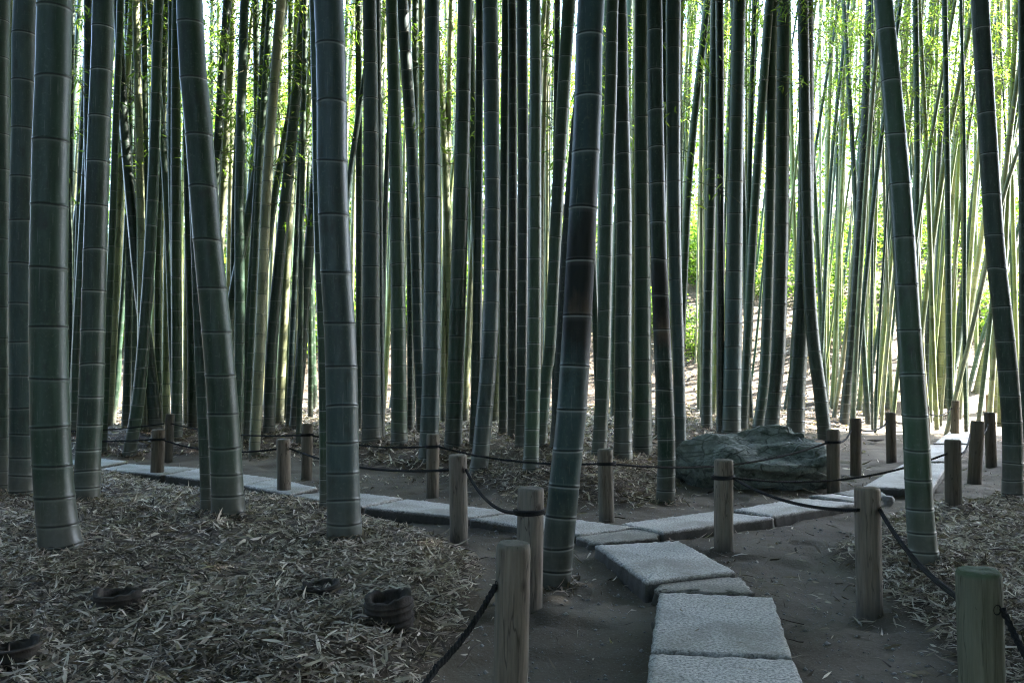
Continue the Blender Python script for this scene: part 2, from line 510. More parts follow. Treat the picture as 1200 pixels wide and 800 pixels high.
def make_crown(name, height, rad, n_branch, per, leaf_l, leaf_w, mat):
    """bamboo crown: alternating thin branches with drooping sprays of leaves; local z from 0 to height"""
    tv, tf, nv = [], [], 0
    P, D = [], []
    for k in range(n_branch):
        f = (k + random.random()) / n_branch
        z0 = height * (f ** .9)
        az = random.uniform(0, 2 * PI)
        bl = rad * (1.05 - .65 * f) * random.uniform(.65, 1.2)
        rise = random.uniform(.15, .8)
        s = np.linspace(0, 1, 6)
        path = np.stack([np.cos(az) * bl * s, np.sin(az) * bl * s, z0 + bl * (rise * s - .75 * s * s)], 1)
        v, q = tube(path, np.linspace(.009, .002, 6), 3)
        tv.append(v); tf.append(q + nv); nv += len(v)
        for c in range(per):
            u = random.uniform(.18, 1.0)
            c0 = np.array([np.cos(az) * bl * u, np.sin(az) * bl * u, z0 + bl * (rise * u - .75 * u * u)]) + RNG.normal(0, .10 * rad, 3)
            m = 6
            dd = rand_dirs(m, -.9, .15)
            P.append(c0 + RNG.normal(0, .07, (m, 3))); D.append(dd)
    P = np.concatenate(P); D = np.concatenate(D); n = len(P)
    V, Fc, r = leaf_mesh('', P, D, np.tile([0, 0, 1.0], (n, 1)) + RNG.normal(0, .35, (n, 3)), RNG.uniform(.7, 1.25, n) * leaf_l, RNG.uniform(.8, 1.2, n) * leaf_w,
                         RNG.uniform(0, 1, n), mat)
    tv = np.concatenate(tv); tf = np.concatenate(tf)
    tf = np.concatenate([tf[:, [0, 1, 2]], tf[:, [0, 2, 3]]])
    allv = np.concatenate([tv, V]); allf = np.concatenate([tf, Fc + len(tv)])
    return mesh_np(name, allv, allf, [M_TWIG, mat], False, {'rnd': np.concatenate([np.zeros(len(tv)), r])},
                   np.concatenate([np.zeros(len(tf)), np.ones(len(Fc))]))


CROWNS = [make_crown('bamboo_crown', 6.0, 1.7, 34, 16, .20, .034, M_LEAF) for _ in range(4)]
CROWNS_THIN = [make_crown('bamboo_crown', 6.5, 1.1, 22, 4, .15, .022, M_LEAF) for _ in range(5)]


# ------------------------------------------------------------------ bamboo stems
def catmull(pts, n):
    pts = np.asarray(pts, float)
    P = np.vstack([2 * pts[0] - pts[1], pts, 2 * pts[-1] - pts[-2]])
    out = []
    m = len(pts) - 1
    for u in np.linspace(0, m - 1e-6, n):
        i = int(u); t = u - i
        a, b, c, d = P[i], P[i + 1], P[i + 2], P[i + 3]
        out.append(.5 * ((2 * b) + (-a + c) * t + (2 * a - 5 * b + 4 * c - d) * t * t + (-a + 3 * b - 3 * c + d) * t ** 3))
    return np.array(out)


def culm_mesh(axis_pts, diam_at, seed, seg=18, scorch=None, zmax_fine=8.0, kint=1.0):
    """axis_pts: list of 3-D points from base to top (relative to base); diam_at(z) gives the diameter"""
    rs = np.random.default_rng(seed)
    ax = catmull(axis_pts, 160)
    zz = ax[:, 2]
    oz = np.argsort(zz); zq_, xq_, yq_ = zz[oz], ax[oz, 0], ax[oz, 1]
    fx = lambda z: np.interp(z, zq_, xq_); fy = lambda z: np.interp(z, zq_, yq_)
    top = zz.max()
    zs, sc, nd, ino = [-.25], [1.06], [0.0], [.5]; cur = .5
    z = rs.uniform(.02, .10); d0 = diam_at(.5)
    tilts = [0]
    while z < top - .05:
        d = diam_at(max(z, 0))
        e = d * .045; q = d / .2
        tl = rs.normal(0, .07)
        # below the node: pale waxy band, then the ridge with its dark groove, then the sheath scar
        for dz, s, n in ((-.030 * q - .012, 1.0, 0.0), (-.010 * q - .004, 1.0, .12), (-.007 * q, 1.006, .85), (-.002 * q, 1.032, .5), (.0005 * q, 1.016, -1.0),
                         (.0060 * q, 1.014, -1.0), (.0085 * q, 1.050, -.4), (.014 * q, 1.012, .1), (.022 * q + .004, .999, 0.0)):
            if dz > 0 and n == -1.0 and s == 1.016 and dz < .002 * q: cur = rs.uniform(0, 1)
            zs.append(z + dz); sc.append(s); nd.append(n); tilts.append(tl); ino.append(cur)
        L_ = (.11 + .24 * (1 - math.exp(-z / .9)) + .012 * z) * (d0 / .2) ** .55 * kint * rs.uniform(.93, 1.07)
        if z > zmax_fine: L_ *= 1.6
        z += L_
    zs.append(top); sc.append(1); nd.append(0); tilts.append(0); ino.append(cur); ino = np.array(ino)
    zs = np.array(zs); o = np.argsort(zs, kind='stable'); zs = zs[o]; sc = np.array(sc)[o]; nd = np.array(nd)[o]; tilts = np.array(tilts)[o]; ino = ino[o]
    cx = fx(np.maximum(zs, 0)); cy = fy(np.maximum(zs, 0))
    r = np.array([diam_at(max(v, 0)) for v in zs]) * .5 * sc
    a = np.linspace(0, 2 * PI, seg, endpoint=False)
    V = np.stack([cx[:, None] + r[:, None] * np.cos(a), cy[:, None] + r[:, None] * np.sin(a), zs[:, None] + r[:, None] * tilts[:, None] * np.cos(a + seed)], -1)
    n = len(zs)
    i = np.arange(n * seg).reshape(n, seg)
    f = np.stack([i[:-1], np.roll(i[:-1], -1, 1), np.roll(i[1:], -1, 1), i[1:]], -1).reshape(-1, 4)
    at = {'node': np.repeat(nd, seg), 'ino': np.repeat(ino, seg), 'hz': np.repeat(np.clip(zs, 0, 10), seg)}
    mat = M_CULM
    if scorch:
        z0, z1, b0, b1 = scorch; mat = M_SCORCH
        zf = np.repeat(zs, seg); side = np.tile(np.cos(a), n)
        at['scorch'] = np.clip(np.minimum((zf - z0) / .35, (z1 - zf) / .3), 0, 1) * .9
        at['side'] = side
        front = np.tile(np.cos(a + PI / 2 - .25), n)
        at['bare'] = np.clip(np.minimum((zf - b0) / .08, (b1 - zf) / .08), 0, 1) * np.clip(front * 1.4, 0, 1)
    return mesh_np('culm', V.reshape(-1, 3), f, [mat], True, at), fx, fy


TONES = {'n': (.024, .052, .034), 'b': (.028, .052, .052), 'd': (.015, .032, .022), 'g': (.026, .056, .029), 'p': (.24, .25, .15), 'y': (.18, .215, .08), 'k': (.013, .020, .016)}  # p: pale tone putting sunlit brightness into the stem colour
STEMS = []           # what was built: name, projected centre at several rows, width, depth


def bamboo(base, pix, w0, w1, tone='n', label=None, depth=None, height=None, crown=True, thin=False, seed=None, scorch=None, group=None, klean=None, kint=1.0):
    """base: (px, py) where the stem meets the ground; pix: centre line as (px, py) from low to high; w0/w1: widths in px at base and at the top of the picture"""
    seed = seed if seed is not None else len(STEMS) + 1
    rs = random.Random(seed * 31 + 5)
    if depth is None: g = on_ground(*base)
    else:
        d = ray(base[0], 440); t = depth / d[1]; g = np.array([d[0] * t, depth, gz(d[0] * t, depth)])
    k = rs.uniform(-.03, .03) if klean is None else klean
    pts = [np.array([0, 0, 0.0])]
    for px, py in pix:
        d = ray(px, py)
        t = (g[1] + k * (CAMZ - g[2])) / (d[1] - k * d[2])
        p = np.array([d[0] * t, d[1] * t, CAMZ + d[2] * t]) - g
        if p[2] > pts[-1][2] + .05: pts.append(p)
    depth_ = g[1]
    D0 = w0 * depth_ / F; D1 = w1 * depth_ / F
    zt = pts[-1][2]
    H = height or (rs.uniform(10.5, 12.5) + max(0, (D0 - .12)) * 12)
    if label is not None and depth_ < 14 and thin: H += 1.6
    H = max(H, zt + 3.5)
    dv = (pts[-1] - pts[-2]) / (pts[-1][2] - pts[-2][2])
    bend = rs.uniform(-.012, .012)
    end = pts[-1].copy()
    lean = dv * np.array([.9, 1, 1])
    for q in (1 / 3, 2 / 3, 1):
        dz = (H - zt) * q
        pts.append(end + np.array([lean[0] * dz + bend * dz * dz, lean[1] * dz + bend * .5 * dz * dz, dz]))

    def diam(z):
        if z <= zt: d = D0 + (D1 - D0) * (z / zt)
        else: d = D1 * (1 - .72 * min(1, (z - zt) / (H - zt)) ** 1.2)
        return d * (1 + .10 * math.exp(-z / .12))
    near = depth_ < 11
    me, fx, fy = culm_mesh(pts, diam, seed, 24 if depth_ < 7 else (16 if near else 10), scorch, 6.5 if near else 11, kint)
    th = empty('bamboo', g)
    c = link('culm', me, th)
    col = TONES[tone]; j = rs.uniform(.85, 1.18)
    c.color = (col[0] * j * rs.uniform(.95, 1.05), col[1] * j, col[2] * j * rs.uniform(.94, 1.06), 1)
    if crown:
        cm = rs.choice(CROWNS_THIN if thin else CROWNS)
        L_ = 6.3 if thin else 5.6
        zb = H - L_
        cr = link('crown', cm, th, (float(fx(zb)), float(fy(zb)), zb))
        ax = Vector((float(fx(H) - fx(zb)), float(fy(H) - fy(zb)), L_)).normalized()
        cr.rotation_mode = 'QUATERNION'
        cr.rotation_quaternion = Vector((0, 0, 1)).rotation_difference(ax) @ Quaternion((0, 0, 1), rs.uniform(0, 6.28))
    tag(th, label, 'bamboo', group)
    rows = []
    for zq in np.linspace(.2, zt, 7):
        p = g + np.array([float(fx(zq)), float(fy(zq)), zq])
        a, b = project(p); rows.append((a, b, diam(zq) / depth_ * F))
    STEMS.append(dict(o=th, rows=rows, depth=depth_, w=w0, hand=label is not None, lean=rows[-1][0] - rows[0][0]))
    return th


G_FRONT = 'thick bamboo stems standing in front of the path'
G_MID = 'bamboo stems of the grove behind the stone path'
G_FAR = 'slender bamboo stems in the sunlit back of the grove'
hand = [
    # base, centre line, w0, w1, tone, label, group
    ((3, 578), [(3, 480), (2, 250), (1, 0)], 20, 20, 'd', 'dark bamboo stem cut off by the left picture edge', G_FRONT),
    ((27, 582), [(27, 480), (26, 300), (29, 130), (31, 0)], 29, 27, 'b', 'blue-grey bamboo stem just left of the stoutest front stem', G_FRONT),
    ((72, 648), [(66, 600), (61, 540), (58, 460), (57, 330), (60, 150), (64, 0)], 43, 38, 'n', 'stout grey-green bamboo with a bent foot, nearest on the left leaf bank', G_FRONT),
    ((101, 587), [(104, 520), (107, 460), (112, 280), (117, 130), (121, 0)], 28, 24, 'd', 'dark bamboo with rough blackish foot just right of the stoutest front stem', G_FRONT),
    ((121, 531), [(124, 450), (131, 280), (136, 140), (141, 0)], 8, 8, 'g', 'thin bamboo hugging the right flank of the dark rough-footed stem', G_MID),
    ((151, 534), [(157, 500), (163, 460), (170, 380), (176, 290), (182, 150), (186, 0)], 15, 12, 'n', 'bamboo curving right as it rises, just left of the small far-left post', G_MID),
    ((183, 505), [(178, 450), (172, 400), (162, 325), (146, 150), (137, 0)], 15, 10, 'd', 'bamboo slanting up to the left, its foot behind the far-left post', G_MID),
    ((207, 514), [(207, 400), (206, 200), (207, 0)], 13, 11, 'g', 'straight green bamboo with pale node rings right of the far-left posts', G_MID),
    ((227, 502), [(226, 400), (222, 250), (217, 0)], 14, 10, 'n', 'bamboo hidden partly by the bent front stem, on its left side', G_MID),
    ((243, 602), [(240, 520), (236, 440), (232, 330), (226, 150), (222, 0)], 14, 13, 'd', 'slim dark bamboo pressed against the left of the bent front stem', G_FRONT),
    ((268, 606), [(265, 540), (260, 460), (253, 380), (243, 280), (232, 140), (222, 0)], 36, 30, 'n', 'thick bent bamboo leaning left, at the right end of the left leaf bank row', G_FRONT),
    ((258, 500), [(263, 430), (270, 365), (285, 285), (300, 205), (334, 0)], 13, 11, 'n', 'bamboo slanting strongly right out from behind the bent front stem', G_MID),
    ((286, 507), [(291, 400), (300, 250), (312, 0)], 11, 9, 'g', 'green bamboo leaning slightly right beside the bent front stem', G_MID),
    ((315, 507), [(319, 400), (333, 250), (358, 0)], 14, 13, 'd', 'dark bamboo leaning right, behind the wood post nearest the bent front stem', G_MID),
    ((345, 503), [(350, 450), (354, 400), (366, 250), (384, 60), (388, 0)], 13, 12, 'd', 'dark bamboo slanting right and passing behind the thick bluish front stem', G_MID),
    ((337, 495), [(343, 400), (352, 250), (362, 100), (366, 0)], 9, 8, 'p', 'pale grey bamboo with close node rings left of the thick bluish front stem', G_MID),
    ((404, 632), [(402, 560), (401, 480), (399, 400), (393, 300), (389, 180), (385, 0)], 38, 34, 'b', 'thick bluish bamboo standing alone in the front, left of centre', G_FRONT),
    ((382, 597), [(381, 500), (379, 400), (374, 250), (369, 0)], 14, 13, 'g', 'slim green bamboo half hidden behind the left edge of the thick bluish one', G_FRONT),
    ((436, 519), [(435, 400), (435, 250), (433, 0)], 23, 16, 'b', 'broad bluish bamboo just right of the thick front one, behind the rope', G_MID),
    ((447, 516), [(446, 400), (444, 200), (442, 0)], 9, 8, 'b', 'thin bamboo touching the right side of the broad bluish one', G_MID),
    ((421, 503), [(421, 400), (421, 200), (420, 0)], 9, 8, 'n', 'thin bamboo in the slit right of the thick bluish front stem', G_MID),
    ((468, 521), [(467, 400), (464, 200), (459, 0)], 19, 14, 'g', 'green bamboo with bright closely set node rings low down, left of centre', G_MID),
    ((481, 505), [(481, 400), (480, 200), (478, 0)], 8, 8, 'd', 'thin dark bamboo right beside the stem with bright node rings', G_MID),
    ((494, 507), [(492, 440), (490, 400), (484, 200), (471, 0)], 12, 15, 'b', 'bluish bamboo leaning left across the stem with bright node rings', G_MID),
    ((502, 540), [(505, 450), (506, 400), (507, 200), (506, 0)], 22, 17, 'b', 'upright dark bamboo directly behind the middle post of the back rope', G_MID),
    ((531, 525), [(535, 400), (541, 200), (545, 0)], 20, 17, 'n', 'bamboo with blackish foot leaning slightly right past the middle back post', G_MID),
    ((519, 495), [(520, 400), (524, 200), (529, 0)], 8, 7, 'p', 'pale sunlit bamboo showing in the slit behind the middle back post', G_FAR),
    ((545, 492), [(549, 400), (558, 250), (563, 120), (566, 0)], 8, 6, 'p', 'pale sunlit bamboo slanting right in the slit left of centre', G_FAR),
    ((556, 522), [(559, 400), (561, 200), (562, 0)], 12, 9, 'd', 'narrow dark bamboo touching the left of the bowed blue stem', G_MID),
    ((561, 553), [(568, 480), (574, 400), (577, 280), (576, 130), (574, 0)], 20, 18, 'b', 'bowed bluish bamboo in mid picture, forward of its neighbours', G_MID),
    ((590, 509), [(590, 400), (591, 200), (593, 0)], 11, 10, 'd', 'dark bamboo with a bluish edge just right of the bowed blue stem', G_MID),
    ((601, 513), [(601, 400), (601, 200), (600, 0)], 12, 10, 'k', 'near black upright bamboo second from the bowed blue stem', G_MID),
    ((610, 526), [(612, 400), (613, 200), (612, 0)], 13, 13, 'd', 'dark bamboo just left of the green-footed stem in mid picture', G_MID),
    ((622, 552), [(624, 480), (626, 400), (627, 200), (627, 0)], 18, 13, 'g', 'green-footed bamboo left of the scorched thick stem, forward of its row', G_MID),
    ((634, 525), [(640, 440), (645, 400), (655, 200), (667, 0)], 13, 16, 'n', 'bamboo slanting right and running into the scorched thick stem', G_MID),
    ((651, 525), [(658, 400), (666, 250), (688, 0)], 13, 10, 'k', 'dark bamboo mostly hidden behind the scorched thick stem', G_MID),
    ((649, 686), [(654, 640), (660, 580), (670, 480), (675, 400), (683, 250), (689, 120), (693, 0)], 36, 32, 'b', 'thick leaning bamboo with scorched black and brown patch, beside the stone path fork', G_FRONT),
    ((702, 535), [(707, 430), (711, 250), (716, 100), (718, 0)], 17, 14, 'n', 'bamboo rising from behind the scorched stem, left of the post behind the stone path', G_MID),
    ((730, 537), [(730, 470), (730, 400), (731, 250), (728, 100), (726, 0)], 21, 17, 'd', 'bamboo with flared foot above the post behind the path fork', G_MID),
    ((753, 531), [(753, 400), (752, 200), (751, 0)], 22, 15, 'n', 'broad dull bamboo right of the flare-footed one, behind the rope', G_MID),
    ((780, 589), [(781, 520), (777, 420), (772, 300), (768, 120), (767, 0)], 21, 18, 'd', 'bamboo with a small scorched patch, in front of the rope left of the boulder', G_MID),
    ((798, 536), [(795, 420), (790, 250), (789, 0)], 13, 18, 'b', 'bluish bamboo directly left of the bright gap, its foot touching the boulder', G_MID),
    ((828, 501), [(829, 400), (834, 200), (838, 0)], 13, 11, 'd', 'dark bamboo standing alone in the bright gap behind the boulder', G_MID),
    ((844, 508), [(844, 400), (844, 200), (843, 0)], 9, 10, 'k', 'near black narrow bamboo on the right side of the bright gap', G_MID),
    ((857, 510), [(859, 400), (862, 200), (866, 0)], 22, 16, 'b', 'broad bluish bamboo rising behind the middle of the boulder', G_MID),
    ((871, 501), [(876, 400), (884, 250), (896, 80), (902, 0)], 11, 11, 'n', 'bamboo slanting right behind the boulder, between two broad stems', G_MID),
    ((888, 504), [(897, 420), (903, 200), (905, 0)], 13, 12, 'n', 'bamboo with curved foot left of the dark pair behind the boulder', G_MID),
    ((902, 505), [(907, 450), (911, 400), (915, 250), (917, 0)], 21, 17, 'd', 'left one of the dark broad pair behind the boulder', G_MID),
    ((932, 509), [(934, 450), (937, 400), (944, 250), (945, 0)], 21, 17, 'd', 'right one of the dark broad pair behind the boulder', G_MID),
    ((967, 514), [(961, 460), (953, 400), (948, 330), (944, 200), (941, 0)], 16, 13, 'd', 'bamboo whose foot slants down right beside the post at the boulder end', G_MID),
    ((989, 496), [(993, 450), (998, 400), (1012, 175), (1019, 0)], 11, 9, 'k', 'dark slim bamboo leaning right, alone between the boulder and the right path', G_MID),
    ((1084, 665), [(1078, 600), (1073, 500), (1066, 400), (1060, 300), (1053, 200), (1035, 0)], 31, 21, 'g', 'tall green bamboo leaning left on the right leaf bank behind the two near posts', G_FRONT),
    ((1187, 582), [(1186, 500), (1178, 400), (1167, 300), (1160, 200), (1148, 0)], 22, 19, 'd', 'dark bamboo leaning left near the right picture edge, behind the mossy post', G_FRONT),
    ((1201, 545), [(1201, 400), (1200, 200), (1199, 0)], 12, 11, 'd', 'dark bamboo cut off by the right picture edge', G_FRONT),
    ((1007, 481), [(1013, 400), (1020, 250), (1030, 0)], 6, 5, 'y', 'thin yellow-green bamboo right of the dark slim leaning one', G_FAR),
    ((1018, 472), [(1020, 400), (1026, 250), (1034, 0)], 6, 5, 'y', 'thin yellow-green bamboo leaning right, left of the tall green leaning stem', G_FAR),
    ((1027, 484), [(1035, 410), (1044, 300), (1064, 0)], 10, 8, 'p', 'pale bamboo with wide foot just left of the tall green leaning stem', G_FAR),
    ((1041, 479), [(1041, 400), (1040, 200), (1042, 0)], 7, 6, 'n', 'upright slim bamboo crossing behind the tall green leaning stem', G_FAR),
    ((1085, 476), [(1087, 400), (1093, 300), (1104, 130), (1115, 0)], 7, 6, 'k', 'thin dark bamboo leaning right, just right of the tall green leaning stem', G_FAR),
    ((1102, 472), [(1104, 380), (1110, 280), (1120, 180), (1136, 0)], 13, 10, 'p', 'broad pale grey sunlit bamboo above the far path', G_FAR),
    ((1093, 472), [(1096, 380), (1102, 250), (1112, 0)], 8, 7, 'n', 'bamboo just left of the broad pale grey sunlit one', G_FAR),
    ((1110, 477), [(1116, 430), (1122, 400), (1138, 270), (1158, 100), (1174, 0)], 10, 9, 'd', 'dark bamboo slanting right above the far posts of the right path', G_FAR),
    ((1121, 468), [(1130, 410), (1150, 280), (1172, 130), (1190, 0)], 7, 6, 'p', 'pale bamboo slanting right in parallel with the dark slanting one', G_FAR),
    ((1134, 462), [(1150, 400), (1180, 310), (1203, 235)], 5, 5, 'n', 'thin bamboo slanting steeply right across the pale stems by the far path', G_FAR),
    ((1145, 460), [(1154, 420), (1163, 390), (1190, 310), (1212, 240)], 9, 8, 'p', 'pale bamboo slanting steeply right beyond the farthest posts', G_FAR),
    ((1167, 482), [(1165, 400), (1168, 250), (1172, 0)], 10, 8, 'p', 'pale upright bamboo just behind the dark one near the right picture edge', G_FAR),
    ((966, 472), [(966, 400), (970, 200), (976, 0)], 6, 5, 'y', 'thin yellow-green bamboo just right of the post at the boulder end', G_FAR),
    ((978, 472), [(979, 400), (985, 200), (990, 0)], 6, 5, 'p', 'thin pale bamboo between the boulder and the dark slim leaning stem', G_FAR),
    ((88, 507), [(89, 420), (95, 300), (103, 150), (108, 0)], 10, 8, 'n', 'slim bamboo seen between the stoutest front stem and the rough-footed one', G_MID),
    ((82, 497), [(82, 400), (83, 200), (85, 0)], 6, 6, 'd', 'thin dark bamboo tight against the right edge of the stoutest front stem', G_MID),
    ((147, 502), [(150, 400), (152, 250), (150, 0)], 9, 8, 'd', 'dark slim bamboo behind the one curving right at the far left', G_MID),
    ((132, 497), [(140, 400), (147, 300), (160, 0)], 7, 6, 'n', 'thin bamboo leaning right beyond the rope at the far left', G_MID),
    ((187, 502), [(185, 400), (186, 250), (195, 0)], 8, 7, 'g', 'thin green bamboo behind the two far-left posts', G_MID),
    ((194, 500), [(195, 400), (198, 200), (203, 0)], 10, 9, 'p', 'pale bamboo with a sunlit flank above the far-left posts', G_MID),
    ((219, 496), [(219, 400), (221, 200), (219, 0)], 9, 8, 'p', 'pale sunlit bamboo just right of the straight green one', G_MID),
]
for i, (b, pix, w0, w1, tone, lab, grp) in enumerate(hand):
    sc = None
    if 'scorched black' in lab: sc = (1.05, 2.0, 1.30, 1.56)
    if 'small scorched' in lab: sc = (1.2, 2.05, 1.28, 1.5)
    bamboo(b, pix, w0, w1, tone, lab, group=grp, thin=(grp != G_FRONT), seed=i + 1, scorch=sc, kint=.8 if 'node rings' in lab else 1.0)

# the many stems further back: scattered through the grove, kept only where they show between the nearer ones
rnd = random.Random(42)
n_far = 0
tries = 0
while n_far < 206 and tries < 4000:
    tries += 1
    px = rnd.uniform(-15, 1215) if n_far < 178 else rnd.uniform(380, 880)
    left = px < 800
    dep = rnd.uniform(10.8, 21) if left else rnd.uniform(14.5, 25)
    if px > 830 and n_far < 178 and rnd.random() < (.5 if n_far < 125 else .35): continue
    if n_far >= 125 and n_far < 178 and px < 640 and rnd.random() < .75: continue
    if 795 < px < 828 and rnd.random() < .6: continue
    if n_far >= 178: dep = rnd.uniform(16, 23)
    elif n_far >= 125: dep = rnd.uniform(18, 29)
    dia = rnd.uniform(.035, .12) if n_far >= 125 else rnd.uniform(.075, .15) if left else rnd.uniform(.05, .12)
    w = dia * F / dep
    lean = rnd.gauss(12 if px < 420 else (3 if px < 880 else 34), 34 if px > 900 else 15)
    if rnd.random() < .10: lean *= 2.2
    wob = rnd.uniform(-4, 4)
    pix = [(px + lean * .18, 400), (px + lean * .5 + wob, 200), (px + lean, 0)]
    # keep it only where it shows between nearer stems
    show = 0
    for (cx_, cy_) in pix + [(px + lean * .3, 310), (px + lean * .75, 100)]:
        hid = False
        for st in STEMS:
            if st['depth'] > dep + .2: continue
            r_ = st['rows']; ys = [q[1] for q in r_][::-1]; xs = [q[0] for q in r_][::-1]; ws = [q[2] for q in r_][::-1]
            sx = np.interp(cy_, ys, xs); sw = np.interp(cy_, ys, ws)
            if abs(sx - cx_) < sw / 2 - w * .15: hid = True; break
        show += (not hid) and -5 < cx_ < 1205
    if show < 2: continue
    # keep apart on the ground
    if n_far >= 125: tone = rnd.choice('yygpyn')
    elif left: tone = rnd.choice('nnpgppbgpd')  # extra pale stems paint in bright sunlit streaks
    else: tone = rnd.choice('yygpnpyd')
    thin = True
    bamboo((px, 0), pix, w, w * rnd.uniform(.8, .95), tone, None, depth=dep, thin=thin, seed=500 + tries, height=rnd.uniform(8.5, 11.5) if left else rnd.uniform(8, 11), group=G_FAR if not left else 'stems in the back of the grove behind the front rows')
    n_far += 1

# labels for the scattered stems: kind, lean, and where they show between named front stems
MARKS = [(-1e9, 'the left picture edge'), (57, 'the stoutest front stem'), (247, 'the bent front stem'), (394, 'the thick bluish stem'), (507, 'the middle back post'),
         (577, 'the bowed blue stem'), (681, 'the scorched stem'), (790, 'the bright gap'), (862, 'the stem behind boulder'), (944, 'the dark broad pair'),
         (1060, 'the tall green stem'), (1168, 'the dark edge stem'), (1e9, 'the right picture edge')]
ORD = ['', 'second ', 'third ', 'fourth ', 'fifth ', 'sixth ', 'seventh ', 'eighth ', 'ninth ', 'tenth ', 'eleventh ', 'twelfth ', 'thirteenth ', 'fourteenth ', 'fifteenth ', 'sixteenth ']
buckets = {}
for st in STEMS:
    if st['hand']: continue
    r_ = st['rows']; ys = [q[1] for q in r_][::-1]; xs = [q[0] for q in r_][::-1]
    x300 = float(np.interp(300, ys, xs))
    gap = max(i for i, (mx_, _) in enumerate(MARKS) if mx_ <= x300)
    size = 'slender' if st['w'] < 7 else 'slim'
    lean = 'leaning left' if st['lean'] < -7 else ('leaning right' if st['lean'] > 7 else 'upright')
    buckets.setdefault((gap, size, lean), []).append((x300, st))
for (gap, size, lean), lst in buckets.items():
    lst.sort(key=lambda q: q[0])
    for i, (x_, st) in enumerate(lst):
        a, b = MARKS[gap][1], MARKS[gap + 1][1]
        if len(lst) == 1: s = f'only {size} back bamboo {lean} between {a} and {b}'
        elif i == 0: s = f'leftmost {size} back bamboo {lean} between {a} and {b}'
        else: s = f'{ORD[min(i, 15)]}{size} back bamboo {lean} right of {a}' if i < len(lst) - 1 else f'rightmost {size} back bamboo {lean} between {a} and {b}'
        st['o']['label'] = s

# unseen foliage over and around the grove, shaped to block light, and stems outside the frame
def canopy_mesh(name, n, boxes, leaf_l, leaf_w, mat):
    P, D = [], []
    boxes = [b if len(b) == 7 else (*b, 1.0) for b in boxes]
    tot = sum((b[1] - b[0]) * (b[3] - b[2]) for b in boxes)
    for (x0, x1, y0, y1, z0, z1, wt_) in boxes:
        k = int(n * wt_ * (x1 - x0) * (y1 - y0) / tot / 14)
        c = np.stack([RNG.uniform(x0, x1, k), RNG.uniform(y0, y1, k), RNG.uniform(z0, z1, k)], 1)
        p = np.repeat(c, 14, 0) + RNG.normal(0, .28, (k * 14, 3)); P.append(p); D.append(rand_dirs(len(p), -.8, .2))
    P = np.concatenate(P); D = np.concatenate(D); m = len(P)
    V, Fc, r = leaf_mesh('', P, D, np.tile([0, 0, 1.0], (m, 1)) + RNG.normal(0, .3, (m, 3)), RNG.uniform(.7, 1.2, m) * leaf_l, RNG.uniform(.8, 1.2, m) * leaf_w, RNG.uniform(0, 1, m), mat)
    return mesh_np(name, V, Fc, [mat], False, {'rnd': r})


boxes = [(-15, 1.5, -12, 12.5, 8.5, 13, .45), (1.5, 5, -12, 12.5, 8.5, 13, 1.0), (5, 24, -12.0, 12, 7.5, 14, 1.45), (8, 29, 12, 16.8, 10.5, 15.5, 1.2), (13, 21, 16.8, 18.8, 12.5, 16, .8)]  # grove crowns out of frame, placed and weighted to hold off the sun
wall = [(-18, -14, -12, 14, 0, 9.5), (-16, 24, -15, -12, 0, 10), (17, 23, -12, 8, 0, 8.5)]  # added out of view to stop low sky light from sides and behind
me = canopy_mesh('bamboo_canopy', 245000, boxes, .55, .14, M_LEAF_DENSE)
tag(link('bamboo_canopy', me), 'unseen bamboo leaf canopy over the grove, shaped to shade the path', 'foliage', kind='stuff')
me = canopy_mesh('sky_blocking_foliage', 110000, wall, .66, .19, M_LEAF_DENSE)
tag(link('sky_blocking_foliage', me), 'unseen leaf walls added around and behind the camera to block low sky light', 'foliage', kind='stuff')
vs, fs, nv = [], [], 0
for k in range(34):
    s = -1 if k % 2 else 1
    y = random.uniform(2.5, 16); x = s * (y * .62 + random.uniform(.5, 3.5)) ; d = random.uniform(.11, .18)
    lean = random.uniform(-.05, .05)
    z = np.linspace(-.2, 11, 14)
    v, q = tube(np.stack([x + lean * z, y + 0 * z, gz(x, y) + z], 1), d / 2 * np.linspace(1, .4, 14), 10)
    vs.append(v); fs.append(q + nv); nv += len(v)
vs = np.concatenate(vs)
o = link('bamboo_thicket', mesh_np('bamboo_thicket', vs, np.concatenate(fs), [M_CULM], True, {'node': np.zeros(len(vs)), 'hz': np.clip(vs[:, 2], 0, 10)}))
o.color = (.05, .075, .055, 1)
tag(o, 'bamboo stems of the grove continuing beyond both sides of the picture', 'bamboo', kind='stuff')

# ------------------------------------------------------------------ background shrubs and trees on the hillside
def make_foliage(name, rx, ry, rz, clumps, per, ll, lw, mat):
    c = rand_dirs(clumps) * (RNG.uniform(.25, 1, clumps)[:, None] ** .5) * np.array([rx, ry, rz]) * RNG.uniform(.75, 1.15, clumps)[:, None]
    p = np.repeat(c, per, 0) + RNG.normal(0, .16 * (rx + rz) / 2, (clumps * per, 3))
    m = len(p)
    V, Fc, r = leaf_mesh('', p, rand_dirs(m, -.8, .5), np.tile([0, 0, 1.0], (m, 1)) + RNG.normal(0, .5, (m, 3)), RNG.uniform(.6, 1.3, m) * ll, RNG.uniform(.7, 1.2, m) * lw,
                         np.clip(np.repeat(RNG.uniform(0, 1, clumps), per) * .6 + RNG.uniform(0, .4, m), 0, 1), mat)
    return mesh_np(name, V, Fc, [mat], False, {'rnd': r})


BUSH = [make_foliage('shrub_foliage', 1.1, 1.0, .9, 60, 26, .16, .06, M_SHRUB) for _ in range(4)]
TREE = [make_foliage('tree_crown', 2.6, 2.4, 2.9, 85, 28, .26, .09, M_SHRUB) for _ in range(4)]


